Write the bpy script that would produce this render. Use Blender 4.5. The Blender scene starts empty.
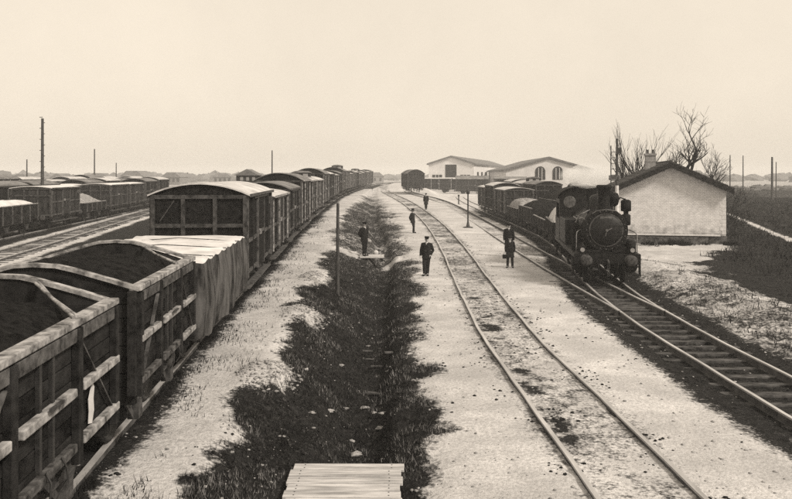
import bpy, math, random
import numpy as np
from mathutils import Vector, Matrix

random.seed(7)
rng = np.random.default_rng(7)
S = bpy.context.scene
COL = S.collection
R = math.radians

# ------------------------------------------------------------------ camera, sky, sun, exposure
CAM_Z, FPX, HOR = 4.55, 780.0, 175.0
cam = bpy.data.cameras.new('camera')
cam.sensor_width = 36.0
cam.lens = 36.0 * FPX / 792.0
cam.shift_y = -(249.5 - HOR) / 792.0
cam.clip_start, cam.clip_end = 0.1, 9000
co = bpy.data.objects.new('camera', cam)
co.location = (0, 0, CAM_Z)
co.rotation_euler = (R(90), 0, 0)
COL.objects.link(co)
S.camera = co

SUN_EL, SUN_AZ = R(42), R(128)          # azimuth clockwise from the view direction (+Y)
world = bpy.data.worlds.new('World')
S.world = world
world.use_nodes = True
wn = world.node_tree
wn.nodes.clear()
wo = wn.nodes.new('ShaderNodeOutputWorld')
bg = wn.nodes.new('ShaderNodeBackground')
sky = wn.nodes.new('ShaderNodeTexSky')
sky.sky_type = 'NISHITA'
sky.sun_disc = False
sky.sun_elevation = SUN_EL
sky.sun_rotation = SUN_AZ
sky.dust_density = 4.0
bw = wn.nodes.new('ShaderNodeRGBToBW')
pw = wn.nodes.new('ShaderNodeMath'); pw.operation = 'POWER'; pw.inputs[1].default_value = 0.10
tint = wn.nodes.new('ShaderNodeMix'); tint.data_type = 'RGBA'; tint.blend_type = 'MULTIPLY'
tint.inputs[0].default_value = 1.0
tint.inputs[6].default_value = (0.93, 0.822, 0.675, 1)
wn.links.new(sky.outputs[0], bw.inputs[0])
wn.links.new(bw.outputs[0], pw.inputs[0])
wn.links.new(pw.outputs[0], tint.inputs[7])
wtc = wn.nodes.new('ShaderNodeTexCoord')
wno = wn.nodes.new('ShaderNodeTexNoise'); wno.inputs['Scale'].default_value = 3.0; wno.inputs['Detail'].default_value = 8; wno.inputs['Roughness'].default_value = .7
wmr = wn.nodes.new('ShaderNodeMapRange')
wmr.inputs[1].default_value, wmr.inputs[2].default_value, wmr.inputs[3].default_value, wmr.inputs[4].default_value = .3, .7, .94, 1.03
wmx = wn.nodes.new('ShaderNodeMix'); wmx.data_type = 'RGBA'; wmx.blend_type = 'MULTIPLY'; wmx.inputs[0].default_value = 1.0
wn.links.new(wtc.outputs['Generated'], wno.inputs[0]); wn.links.new(wno.outputs[0], wmr.inputs[0])
wn.links.new(tint.outputs[2], wmx.inputs[6]); wn.links.new(wmr.outputs[0], wmx.inputs[7])
wn.links.new(wmx.outputs[2], bg.inputs[0])
bg.inputs[1].default_value = 0.645
wn.links.new(bg.outputs[0], wo.inputs[0])

sun = bpy.data.lights.new('sun', 'SUN')
sun.energy = 2.4
sun.angle = R(9)
sun.color = (1.0, 0.91, 0.79)
so = bpy.data.objects.new('sun', sun)
so.rotation_euler = (R(90) - SUN_EL, 0, -SUN_AZ + math.pi)
sd = Vector((math.sin(SUN_AZ) * math.cos(SUN_EL), math.cos(SUN_AZ) * math.cos(SUN_EL), math.sin(SUN_EL)))
so.rotation_euler = sd.to_track_quat('Z', 'Y').to_euler()
so.location = sd * 60
COL.objects.link(so)

S.view_settings.view_transform = 'Standard'
S.view_settings.look = 'None'
S.view_settings.gamma = 1.0
S.view_settings.exposure = 0.47
S.view_settings.use_curve_mapping = False
S.render.engine = 'CYCLES'
S.cycles.use_denoising = False
S.cycles.max_bounces = 6
S.cycles.sample_clamp_indirect = 0.7
S.cycles.sample_clamp_direct = 3.0
S.cycles.diffuse_bounces = 3
S.cycles.volume_bounces = 3
S.cycles.transparent_max_bounces = 6

# ------------------------------------------------------------------ helpers
def tag(o, label=None, cat=None, group=None, kind=None):
    if label: o['label'] = label
    if cat: o['category'] = cat
    if group: o['group'] = group
    if kind: o['kind'] = kind
    return o

def empty(name, loc=(0, 0, 0), rz=0.0, parent=None):
    o = bpy.data.objects.new(name, None)
    o.location = loc
    o.rotation_euler = (0, 0, rz)
    o.empty_display_size = 0.2
    COL.objects.link(o)
    if parent: o.parent = parent
    return o

def copy_tree(o, parent=None):
    c = o.copy()
    COL.objects.link(c)
    c.parent = parent
    for ch in list(o.children):
        copy_tree(ch, c)
    return c

class MB:
    """collects boxes, bars, tubes; build() links them as ONE mesh object"""
    def __init__(self):
        self.v, self.f, self.sm = [], [], []
    def add(self, vs, fs, smooth=False):
        n = len(self.v)
        self.v += [tuple(p) for p in vs]
        self.f += [tuple(i + n for i in f) for f in fs]
        self.sm += [smooth] * len(fs)
        return self
    def box(self, c, s, rot=None):
        x, y, z = s[0] / 2, s[1] / 2, s[2] / 2
        vs = [Vector(p) for p in ((-x,-y,-z),(x,-y,-z),(x,y,-z),(-x,y,-z),(-x,-y,z),(x,-y,z),(x,y,z),(-x,y,z))]
        if rot is not None:
            vs = [rot @ p for p in vs]
        c = Vector(c)
        return self.add([p + c for p in vs], ((3,2,1,0),(4,5,6,7),(0,1,5,4),(1,2,6,5),(2,3,7,6),(3,0,4,7)))
    def lohi(self, a, b):
        return self.box([(a[i] + b[i]) / 2 for i in range(3)], [abs(b[i] - a[i]) for i in range(3)])
    def bar(self, a, b, w, h=None, up=(0, 0, 1)):
        a, b = Vector(a), Vector(b)
        h = h or w
        d = (b - a)
        L = d.length
        y = d.normalized()
        u = Vector(up)
        x = y.cross(u)
        if x.length < 1e-4:
            x = y.cross(Vector((1, 0, 0)))
        x.normalize()
        z = x.cross(y)
        m = Matrix((x, y, z)).transposed()
        return self.box((a + b) / 2, (w, L, h), m)
    def cyl(self, a, b, r0, r1=None, n=14, caps=True, smooth=True):
        a, b = Vector(a), Vector(b)
        r1 = r0 if r1 is None else r1
        d = (b - a).normalized()
        u = d.orthogonal().normalized()
        w = d.cross(u)
        vs = []
        for p, r in ((a, r0), (b, r1)):
            for i in range(n):
                t = 2 * math.pi * i / n
                vs.append(p + (u * math.cos(t) + w * math.sin(t)) * r)
        self.add(vs, [(i, (i + 1) % n, n + (i + 1) % n, n + i) for i in range(n)], smooth)
        if caps:
            self.add(vs[:n], [tuple(range(n - 1, -1, -1))])
            self.add(vs[n:], [tuple(range(n))])
        return self
    def lathe(self, prof, c=(0, 0, 0), axis='Z', n=18, smooth=True):
        vs, fs = [], []
        for (r, h) in prof:
            for i in range(n):
                t = 2 * math.pi * i / n
                p = (r * math.cos(t), r * math.sin(t), h)
                if axis == 'Y': p = (p[0], h, -p[1])
                if axis == 'X': p = (h, p[0], p[1])
                vs.append((p[0] + c[0], p[1] + c[1], p[2] + c[2]))
        for k in range(len(prof) - 1):
            for i in range(n):
                j = (i + 1) % n
                fs.append((k * n + i, k * n + j, k * n + n + j, k * n + n + i))
        self.add(vs, fs, smooth)
        self.add(vs[:n], [tuple(range(n - 1, -1, -1))])
        self.add(vs[-n:], [tuple(range(n))])
        return self
    def tube(self, pts, rs, n=6):
        pts = [Vector(p) for p in pts]
        vs, fs = [], []
        u = None
        for k, p in enumerate(pts):
            d = (pts[min(k + 1, len(pts) - 1)] - pts[max(k - 1, 0)]).normalized()
            if u is None: u = d.orthogonal().normalized()
            u = (u - d * u.dot(d)).normalized()
            w = d.cross(u)
            for i in range(n):
                t = 2 * math.pi * i / n
                vs.append(p + (u * math.cos(t) + w * math.sin(t)) * rs[k])
        for k in range(len(pts) - 1):
            for i in range(n):
                j = (i + 1) % n
                fs.append((k * n + i, k * n + j, k * n + n + j, k * n + n + i))
        self.add(vs, fs, True)
        self.add(vs[:n], [tuple(range(n - 1, -1, -1))])
        self.add(vs[-n:], [tuple(range(n))])
        return self
    def ball(self, c, r, sc=(1, 1, 1), n=10, m=7, jit=0.0, smooth=True):
        vs, fs = [], []
        for k in range(m + 1):
            ph = math.pi * k / m
            for i in range(n):
                t = 2 * math.pi * i / n
                q = r * (1 + jit * (random.random() - .5))
                vs.append((c[0] + sc[0] * q * math.sin(ph) * math.cos(t), c[1] + sc[1] * q * math.sin(ph) * math.sin(t), c[2] + sc[2] * q * math.cos(ph)))
        for k in range(m):
            for i in range(n):
                j = (i + 1) % n
                fs.append((k * n + j, k * n + i, k * n + n + i, k * n + n + j))
        return self.add(vs, fs, smooth)
    def prism(self, poly, y0, y1):
        """polygon in x,z extruded along y"""
        n = len(poly)
        vs = [(p[0], y0, p[1]) for p in poly] + [(p[0], y1, p[1]) for p in poly]
        fs = [tuple(range(n)), tuple(range(2 * n - 1, n - 1, -1))]
        fs += [((i + 1) % n, i, n + i, n + (i + 1) % n) for i in range(n)]
        return self.add(vs, fs)
    def build(self, name, m, parent=None, bevel=0.0, loc=None):
        me = bpy.data.meshes.new(name)
        me.from_pydata(self.v, [], self.f)
        me.polygons.foreach_set('use_smooth', self.sm)
        me.validate()
        me.update()
        me.materials.append(m)
        o = bpy.data.objects.new(name, me)
        COL.objects.link(o)
        if parent: o.parent = parent
        if loc: o.location = loc
        if bevel:
            b = o.modifiers.new('bevel', 'BEVEL')
            b.width, b.segments, b.limit_method = bevel, 2, 'ANGLE'
        return o

def curve_fn(pts):
    """smooth X(d) through points (d, X), Hermite with finite differences"""
    xs = np.array([p[0] for p in pts], float)
    ys = np.array([p[1] for p in pts], float)
    m = np.gradient(ys, xs)
    def f(d):
        d = np.asarray(d, float)
        i = np.clip(np.searchsorted(xs, d) - 1, 0, len(xs) - 2)
        h = xs[i + 1] - xs[i]
        t = np.clip((d - xs[i]) / h, 0, 1)
        r = ((2*t**3 - 3*t**2 + 1) * ys[i] + (t**3 - 2*t**2 + t) * h * m[i] + (-2*t**3 + 3*t**2) * ys[i + 1] + (t**3 - t**2) * h * m[i + 1])
        r = np.where(d < xs[0], ys[0] + (d - xs[0]) * m[0], r)
        r = np.where(d > xs[-1], ys[-1] + (d - xs[-1]) * m[-1], r)
        return r
    return f

_H = rng.random((256, 256))
def vnoise(x, y, s, ox=0.0):
    x = np.asarray(x, float) * s + ox + 101.3; y = np.asarray(y, float) * s + ox * 1.7 + 57.1
    xi, yi = np.floor(x).astype(int), np.floor(y).astype(int)
    fx, fy = x - xi, y - yi
    fx, fy = fx*fx*(3-2*fx), fy*fy*(3-2*fy)
    g = lambda a, b: _H[a % 256, b % 256]
    return (g(xi,yi)*(1-fx)+g(xi+1,yi)*fx)*(1-fy) + (g(xi,yi+1)*(1-fx)+g(xi+1,yi+1)*fx)*fy
def fbm(x, y, s, o=3, ox=0.0):
    r, a, t = 0, 1.0, 0
    for k in range(o):
        r = r + a * vnoise(x, y, s * 2.03**k, ox + 17 * k); t += a; a *= .55
    return r / t
def sst(a, b, x):
    t = np.clip((np.asarray(x, float) - a) / (b - a), 0, 1)
    return t * t * (3 - 2 * t)

# ------------------------------------------------------------------ materials
def warm(g, k=1.0):
    return (g * (1 + .01 * k), g * .99, g * (1 - .01 * k), 1)

def mat(name, lo, hi, scale=4.0, rough=.85, stretch=(1, 1, 1), bump=0.0, bscale=None, metal=0.0, detail=6.0, contrast=(.35, .65), world_co=False, spec=.08):
    m = bpy.data.materials.new(name)
    m.use_nodes = True
    nt = m.node_tree
    b = nt.nodes['Principled BSDF']
    b.inputs['Roughness'].default_value = rough
    b.inputs['Metallic'].default_value = metal
    b.inputs['Specular IOR Level'].default_value = spec
    if world_co:
        tc = nt.nodes.new('ShaderNodeNewGeometry'); src = tc.outputs['Position']
    else:
        tc = nt.nodes.new('ShaderNodeTexCoord'); src = tc.outputs['Object']
        oi = nt.nodes.new('ShaderNodeObjectInfo')
        ad = nt.nodes.new('ShaderNodeVectorMath'); ad.operation = 'ADD'
        ml = nt.nodes.new('ShaderNodeMath'); ml.operation = 'MULTIPLY'; ml.inputs[1].default_value = 53.0
        nt.links.new(oi.outputs['Random'], ml.inputs[0])
        nt.links.new(src, ad.inputs[0]); nt.links.new(ml.outputs[0], ad.inputs[1])
        src = ad.outputs[0]
    mp = nt.nodes.new('ShaderNodeMapping')
    mp.inputs['Scale'].default_value = stretch
    nt.links.new(src, mp.inputs[0])
    no = nt.nodes.new('ShaderNodeTexNoise')
    no.inputs['Scale'].default_value = scale
    no.inputs['Detail'].default_value = detail
    no.inputs['Roughness'].default_value = .62
    nt.links.new(mp.outputs[0], no.inputs[0])
    cr = nt.nodes.new('ShaderNodeValToRGB')
    cr.color_ramp.elements[0].position, cr.color_ramp.elements[1].position = contrast
    cr.color_ramp.elements[0].color = warm(lo)
    cr.color_ramp.elements[1].color = warm(hi)
    nt.links.new(no.outputs[0], cr.inputs[0])
    nt.links.new(cr.outputs[0], b.inputs['Base Color'])
    if bump:
        n2 = nt.nodes.new('ShaderNodeTexNoise')
        n2.inputs['Scale'].default_value = bscale or scale * 3
        n2.inputs['Detail'].default_value = 5
        nt.links.new(mp.outputs[0], n2.inputs[0])
        bp = nt.nodes.new('ShaderNodeBump')
        bp.inputs['Strength'].default_value = bump
        bp.inputs['Distance'].default_value = .03
        nt.links.new(n2.outputs[0], bp.inputs['Height'])
        nt.links.new(bp.outputs[0], b.inputs['Normal'])
    return m

M = {}
M['plank'] = mat('weathered_plank', .004, .034, 2.2, .9, (2.5, .9, 1.6), .5, 9, contrast=(.38, .66))
M['plank_dark'] = mat('dark_plank', .010, .04, 2.5, .9, (1, 1, 1), .4, 12)
M['pale_timber'] = mat('pale_timber', .07, .42, 6, .85, (1, 1, 1), .3, 20)
M['post_dark'] = mat('dark_timber', .008, .035, 6, .85, (1, 1, 1), .3, 20)
M['post_mid'] = mat('grey_timber', .025, .13, 6, .85, (1, 1, 1), .3, 20)
M['iron'] = mat('dark_iron', .015, .04, 8, .6, metal=.0, bump=.2, spec=.4)
M['iron_rust'] = mat('rusty_iron', .03, .09, 10, .75, bump=.2)
M['box_dark'] = mat('boxcar_dark_boards', .004, .022, 7, .85, (1, 1, 1), .6, 26, contrast=(.36, .7))
M['box_mid'] = mat('boxcar_worn_boards', .008, .05, 5, .9, (1, 1, .4), .4, 16)
M['roof_pale'] = mat('boxcar_roof_canvas', .34, .60, 1.6, .8, (1, .5, 1), .15, 9)
M['roof_white'] = mat('whitewashed_roof', .5, .72, 1.6, .8, (1, .5, 1))
M['roof_grey'] = mat('boxcar_roof_grey', .10, .24, 1.6, .85, (1, .5, 1), .15, 9)
M['tarp'] = mat('tarpaulin', .012, .11, 2.4, .8, (1.2, 1.2, .5), .35, 12, contrast=(.36, .60))  # stain streaks on cloth darkened as painted shade for the hanging sides
M['tarp_top'] = mat('tarpaulin_pale', .46, .70, 1.2, .8, (1, 1, 1), .15, 9)  # pale cloth without the shade painted into the side sheet
M['coal'] = mat('coal', .004, .018, 9, .95, bump=.8, bscale=20, spec=.05)
M['frame_mid'] = mat('dark_framing', .02, .085, 6, .9, bump=.3)
M['corbel'] = mat('corbel_brick_shaded', .26, .42, 6, .9, bump=.3)  # brick darkened to paint in the stepped shadow beneath the verge
M['stone_load'] = mat('pale_rubble', .14, .38, 7, .95, bump=1, bscale=18)
M['loco'] = mat('loco_black', .004, .018, 9, .5, bump=.12, spec=.25)
M['loco_dull'] = mat('loco_soot', .005, .022, 12, .75, bump=.3)
M['loco_bright'] = mat('worn_steel', .05, .16, 8, .4, spec=.5)
M['lens'] = mat('lamp_glass', .22, .34, 3, .2)
M['rail_top'] = mat('rail_steel', .26, .48, 3, .35, (1, .2, 1), spec=.5)
M['rail'] = mat('rail_web', .05, .12, 3, .7)
M['sleeper'] = mat('sleeper_wood', .014, .12, 3, .95, (1, 4, 1), .5, 14)
M['board'] = mat('crossing_board', .26, .60, 2.5, .9, (.5, 5, 1), .4, 14)
M['slate'] = mat('roof_tile', .025, .07, 8, .8, bump=.3)
M['whitebrick_trim'] = mat('brick_trim', .55, .72, 6, .9, bump=.2)
M['damp'] = mat('damp_plinth', .03, .16, 3, .95, (1, 1, 1.4), .6, 9, contrast=(.4, .66))
M['chimney'] = mat('chimney_brick', .20, .36, 7, .9, bump=.3)
M['pot'] = mat('chimney_pot', .05, .10, 6, .8)
M['shed_wall'] = mat('shed_plaster', .6, .75, .5, .95)
M['shed_roof'] = mat('shed_roof', .12, .2, .8, .9)
M['opening'] = mat('dark_opening', .01, .03, 2, .8)
M['pole'] = mat('pole_timber', .035, .09, 5, .9, (3, 3, .6), .3, 14)
M['bark'] = mat('bark', .022, .06, 8, .95, (2, 2, .6), .6, 20)
M['suit'] = mat('dark_wool', .010, .026, 9, .95, bump=.15)
M['suit2'] = mat('black_wool', .008, .020, 9, .95, bump=.15)
M['coat'] = mat('charcoal_wool', .012, .03, 9, .95, bump=.15)
M['skin'] = mat('skin', .34, .44, 8, .6)
M['cloth_pale'] = mat('pale_shirt', .5, .6, 8, .9)
M['grass'] = mat('grass_blades', .003, .032, 3.0, .9, world_co=True, contrast=(.36, .68))
M['grass_dry'] = mat('dry_stalks', .10, .30, 3.0, .9, world_co=True)
M['clinker'] = mat('clinker', .008, .03, 8, .95, bump=.5, world_co=True)
M['field_grass'] = mat('field_grass_blades', .006, .07, 2.0, .9, world_co=True, contrast=(.36, .66))
M['pebble'] = mat('pale_stones', .14, .42, 5, .95, bump=.5, world_co=True)
M['wood_far'] = mat('far_wood', .10, .18, .2, 1.0, world_co=True)
M['wall_far'] = mat('far_wall', .14, .22, .3, .95)

# brick wall of the gatehouse
def brick_mat():
    m = bpy.data.materials.new('limewashed_brick')
    m.use_nodes = True
    nt = m.node_tree
    b = nt.nodes['Principled BSDF']
    b.inputs['Roughness'].default_value = .92
    tc = nt.nodes.new('ShaderNodeTexCoord')
    mp = nt.nodes.new('ShaderNodeMapping')
    mp.inputs['Rotation'].default_value = (R(90), 0, 0)
    nt.links.new(tc.outputs['Object'], mp.inputs[0])
    sp = nt.nodes.new('ShaderNodeSeparateXYZ'); cb = nt.nodes.new('ShaderNodeCombineXYZ')
    ad = nt.nodes.new('ShaderNodeMath'); ad.operation = 'ADD'
    nt.links.new(tc.outputs['Object'], sp.inputs[0])
    nt.links.new(sp.outputs[0], ad.inputs[0]); nt.links.new(sp.outputs[1], ad.inputs[1])
    nt.links.new(ad.outputs[0], cb.inputs[0]); nt.links.new(sp.outputs[2], cb.inputs[1])
    br = nt.nodes.new('ShaderNodeTexBrick')
    br.inputs['Scale'].default_value = 1.0
    br.inputs['Brick Width'].default_value = .24
    br.inputs['Row Height'].default_value = .095
    br.inputs['Mortar Size'].default_value = .016
    br.inputs['Color1'].default_value = warm(.76)
    br.inputs['Color2'].default_value = warm(.66)
    br.inputs['Mortar'].default_value = warm(.56)
    nt.links.new(cb.outputs[0], br.inputs[0])
    no = nt.nodes.new('ShaderNodeTexNoise')
    no.inputs['Scale'].default_value = 3.1; no.inputs['Detail'].default_value = 9
    nt.links.new(tc.outputs['Object'], no.inputs[0])
    mr = nt.nodes.new('ShaderNodeMapRange')
    mr.inputs[1].default_value, mr.inputs[2].default_value = .35, .6
    mr.inputs[3].default_value, mr.inputs[4].default_value = .86, 1.03
    nt.links.new(no.outputs[0], mr.inputs[0])
    mx = nt.nodes.new('ShaderNodeMix'); mx.data_type = 'RGBA'; mx.blend_type = 'MULTIPLY'
    mx.inputs[0].default_value = 1
    nt.links.new(br.outputs[0], mx.inputs[6]); nt.links.new(mr.outputs[0], mx.inputs[7])
    n3 = nt.nodes.new('ShaderNodeTexNoise'); n3.inputs['Scale'].default_value = 2.2; n3.inputs['Detail'].default_value = 8
    nt.links.new(tc.outputs['Object'], n3.inputs[0])
    m3 = nt.nodes.new('ShaderNodeMath'); m3.operation = 'MULTIPLY_ADD'; m3.inputs[1].default_value = -2.2
    nt.links.new(n3.outputs[0], m3.inputs[0]); nt.links.new(sp.outputs[2], m3.inputs[2])
    r3 = nt.nodes.new('ShaderNodeMapRange'); r3.inputs[1].default_value, r3.inputs[2].default_value, r3.inputs[3].default_value, r3.inputs[4].default_value = -.7, .1, .75, 0
    nt.links.new(m3.outputs[0], r3.inputs[0])
    x3 = nt.nodes.new('ShaderNodeMix'); x3.data_type = 'RGBA'
    x3.inputs[7].default_value = warm(.12)
    nt.links.new(r3.outputs[0], x3.inputs[0]); nt.links.new(mx.outputs[2], x3.inputs[6])
    nt.links.new(x3.outputs[2], b.inputs['Base Color'])
    bp = nt.nodes.new('ShaderNodeBump'); bp.inputs['Strength'].default_value = .5; bp.inputs['Distance'].default_value = .01
    nt.links.new(br.outputs[1], bp.inputs['Height']); bp.invert = True
    nt.links.new(bp.outputs[0], b.inputs['Normal'])
    return m
M['brick'] = brick_mat()

# ------------------------------------------------------------------ lines of the yard
XA = curve_fn([(4, 3.62), (11, 3.53), (15.5, 3.38), (19.5, 3.22), (31.7, 3.24), (45, 3.45), (63, 3.35), (95, 1.9), (125, -.1), (175, -2.8), (230, -1.5), (300, 6)])
XB = curve_fn([(25, 8.05), (30, 7.96), (36, 7.86), (54, 7.78), (75, 7.6), (97, 6.9), (124, 4.7), (145, 3.0), (175, 2.2), (230, 4.2), (300, 11)])
XC = curve_fn([(4, 8.2), (12, 8.05), (18, 7.97), (22, 7.97), (25, 8.05), (30, 8.38), (36, 9.05), (42, 9.8), (48, 10.55), (55, 11.1), (65, 11.35), (94, 11.4), (150, 12.5), (220, 18)])
XD = curve_fn([(55, 15.3), (75, 15.6), (100, 15.6), (150, 17.5), (220, 24)])
XLR = curve_fn([(2, -2.93), (10, -3.46), (23, -4.32), (38, -5.2), (55, -6.0), (80, -6.7), (108, -7.0), (160, -6.3), (216, -3), (280, 4)])
XL = lambda d: XLR(d) - 1.38
XF = lambda d: -19.6 - .157 * (np.asarray(d, float) - 39.5)
XL1 = lambda d: -24.6 - .118 * (np.asarray(d, float) - 57) - 1.35
XL2 = lambda d: XL1(d) - 4.6
XL3 = lambda d: -48.0 - .05 * (np.asarray(d, float) - 105)
EL = curve_fn([(3, -2.55), (10, -2.7), (20, -2.85), (28, -3.2), (40, -3.7), (55, -4.6), (75, -5.0), (110, -5.0), (160, -4.6), (230, -2)])
ER = curve_fn([(3, .72), (10, .75), (20, .82), (30, .95), (40, 1.0), (55, .8), (65, .55), (80, 0), (110, -1.6), (160, -4.4), (230, -2)])
ZL = .55           # level of the left plateau
RAIL_L, RAIL_R = .67, .12

XR = curve_fn([(10, 12.9), (28, 12.9), (32, 13.0), (37, 14.3), (41, 15.9), (47, 19.4), (52, 21.9), (60, 22)])
MOUNDS = [(-2.53, 15.6, .55, .95, .30), (-2.62, 22.4, .6, 1.2, .26), (-3.15, 30.5, .55, 1.3, .24)]

def cc(y):
    return -.70 + (np.asarray((EL(y) + ER(y)) / 2) + .9) * sst(40, 75, y)

def lift(x, y):
    x = np.asarray(x, float); y = np.asarray(y, float)
    return (1.05 * sst(34, 125, y) + .5 * sst(120, 220, y)) * sst(-20, -11, x) * (1 - sst(5.5, 10.5, x)) * (1 - sst(260, 420, y))

def ground_z(x, y):
    x = np.asarray(x, float); y = np.asarray(y, float)
    el, er, c = EL(y), ER(y), cc(y)
    k = 1 - .75 * sst(60, 120, y)
    t = sst(el - .25, c - .55, x)
    z = ZL * (1 - t)
    z = z - .50 * k * np.exp(-((x - c) / .55) ** 4) - .12 * k * sst(c - 1.3, c - .3, x) * (1 - sst(er - .9, er + .15, x))
    for mx, my, rx, ry, h in MOUNDS:
        z = z + h * np.exp(-((x - mx) / rx) ** 2 - ((y - my) / ry) ** 2)
    # bank beside the engine's track
    z = z + .42 * np.exp(-((x - 12.0) / 1.5) ** 2) * sst(16, 26, y) * (1 - sst(36, 46, y))
    z = z - .10 * np.exp(-((x - XC(y)) / 1.3) ** 4) * (1 - sst(60, 90, y))
    near = 1 - sst(60, 160, np.hypot(x, y))
    inside = sst(el, el + .5, x) * (1 - sst(er - .4, er, x))
    rough = np.maximum(inside, sst(9.2, 10.5, x) * .8)
    z = z + near * ((fbm(x, y, 1.1, 3) - .5) * (.06 + .22 * rough) + (fbm(x, y, 4.5, 2, 9) - .5) * (.03 + .15 * rough))
    z = z + lift(x, y)
    z = z + (fbm(x, y, .02, 2, 5) - .5) * 1.2 * sst(300, 900, np.hypot(x, y))
    return z

def dark_mask(x, y):
    x = np.asarray(x, float); y = np.asarray(y, float)
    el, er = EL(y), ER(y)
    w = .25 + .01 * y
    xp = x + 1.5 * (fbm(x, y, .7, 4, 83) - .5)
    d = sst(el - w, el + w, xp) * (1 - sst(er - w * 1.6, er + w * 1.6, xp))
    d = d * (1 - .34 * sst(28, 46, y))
    # crossing path over the second footbridge
    py = 43.0 + .35 * np.sin(x * 1.1)
    d = d * (1 - np.exp(-((y - py) / 1.0) ** 4) * sst(-1.0, -.5, x))
    d = d * (1 - np.exp(-((y - 42.9) / 1.1) ** 4) * (1 - sst(-2.3, -1.9, x)))
    for mx, my, rx, ry, h in MOUNDS:
        d = d - .72 * np.exp(-((x - mx) / (rx * 1.0)) ** 4 - ((y - my) / (ry * 1.0)) ** 4)
    d = np.clip(d, 0, 1)
    # streaks at the near left of the ditch
    d = np.maximum(d, .95 * np.exp(-((x + 2.05 + .1 * (y - 11.4)) / .55) ** 4 - ((y - 11.35) / .30) ** 4))
    d = np.maximum(d, .9 * np.exp(-((x + 2.75) / .2) ** 2 - ((y - 10.35) / .22) ** 2))
    # dark yard ground, with shade painted in beneath and beside the left train
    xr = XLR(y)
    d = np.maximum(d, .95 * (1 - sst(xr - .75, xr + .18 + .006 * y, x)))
    # left yard track with pale ballast
    d = d * (1 - .88 * (1 - sst(1.5, 2.2, np.abs(x - XF(y)))) * (y < 160))
    d = np.where((x < -9) & (y > 90), np.minimum(d, .55 + .3 * (1 - sst(90, 200, y))), d)
    # engine's track and bottom right corner
    c = XC(y)
    d = np.maximum(d, .97 * (1 - sst(1.3, 2.4, np.abs(x - c))) * (1 - sst(80, 130, y)))
    d = np.maximum(d, .62 * sst(5.2, 7.4, x) * (1 - sst(9.5, 10.5, x)) * (1 - sst(17, 27, y)))
    d = np.maximum(d, .8 * (1 - sst(.18, .42, np.abs(x - XA(y) + .33))) * sst(.5, .62, fbm(x, y * .7, 1.3, 3, 41)) * (y < 45))
    # inside the other tracks
    d = np.maximum(d, .46 * (1 - sst(.8, 1.5, np.abs(x - XA(y)))))
    d = np.maximum(d, .42 * (1 - sst(.7, 1.3, np.abs(x - XB(y)))) * (y > 28))
    d = np.maximum(d, .6 * (1 - sst(1.2, 2.2, np.abs(x - XD(y)))) * (y > 50))
    # right-hand field
    d = np.maximum(d, .95 * sst(-.8, 1.2, x - XR(y) + 3.2 * (fbm(x, y, .55, 4, 51) - .5)) * (y < 60))
    d = np.maximum(d, .86 * sst(22.0, 23.2, x) * sst(30, 36, y))
    d = np.maximum(d, .7 * sst(60, 64, y) * sst(17.5, 20, x))
    d = d + .55 * (fbm(x, y, .45, 4, 61) - .5) * (y > 8)
    # bank streaks
    d = np.maximum(d, .55 * np.exp(-((y - 38.5 - .25 * (x - 12)) / 1.2) ** 2) * sst(9.8, 11, x) * (1 - sst(14, 16, x)))
    d = np.maximum(d, .50 * sst(9.2, 9.9, x) * (1 - sst(14, 15, x)) * (1 - sst(30, 44, y)) * (.6 + .8 * fbm(x, y, 1.2, 2, 71)))
    # pale lane in the field
    lx = 38 + (y - 88.7) * (10 / 32.7)
    d = d * (1 - .9 * np.exp(-((x - lx) / .32) ** 2) * sst(45, 52, y) * (1 - sst(95, 120, y)))
    # far off
    d = np.where(y > 240, .45, d)
    return np.clip(d, 0, 1)

# ------------------------------------------------------------------ ground sheet
def steps(parts):
    out = []
    for a, b, s in parts:
        out += list(np.arange(a, b, s))
    return out
gx = steps([(-7, -3.4, .15), (-3.4, 1.4, .10), (1.4, 16, .2), (16, 22, .4), (22, 46, .25), (46, 50, 1.0)])
x, s = 50.0, 1.5
while x < 4200: gx.append(x); x += s; s *= 1.22
neg = steps([(7.2, 32, .35), (32, 60, 1.0)])
x, s = 60.0, 1.5
while x < 4200: neg.append(x); x += s; s *= 1.22
gx = np.array(sorted([-v for v in neg] + gx))
gy = steps([(3, 22, .11), (22, 45, .2), (45, 70, .4)])
y, s = 70.0, .5
while y < 4500: gy.append(y); y += s; s *= 1.03
gy = np.array([-40, -15, -5, 0, 1.5] + gy)
GX, GY = np.meshgrid(gx, gy)
GZ = ground_z(GX, GY)
nx, ny = len(gx), len(gy)
verts = np.stack([GX.ravel(), GY.ravel(), GZ.ravel()], 1)
idx = np.arange(nx * ny).reshape(ny, nx)
quads = np.stack([idx[:-1, :-1].ravel(), idx[:-1, 1:].ravel(), idx[1:, 1:].ravel(), idx[1:, :-1].ravel()], 1)
gm = bpy.data.meshes.new('ground')
gm.vertices.add(len(verts)); gm.vertices.foreach_set('co', verts.ravel())
gm.loops.add(quads.size); gm.loops.foreach_set('vertex_index', quads.ravel())
gm.polygons.add(len(quads)); gm.polygons.foreach_set('loop_start', np.arange(0, quads.size, 4))
gm.polygons.foreach_set('use_smooth', np.ones(len(quads), bool))
gm.update()
at = gm.attributes.new('soil_and_shade', 'FLOAT', 'POINT')
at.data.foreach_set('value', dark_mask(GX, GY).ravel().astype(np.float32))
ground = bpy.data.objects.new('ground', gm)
COL.objects.link(ground)
tag(ground, kind='structure')

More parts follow.
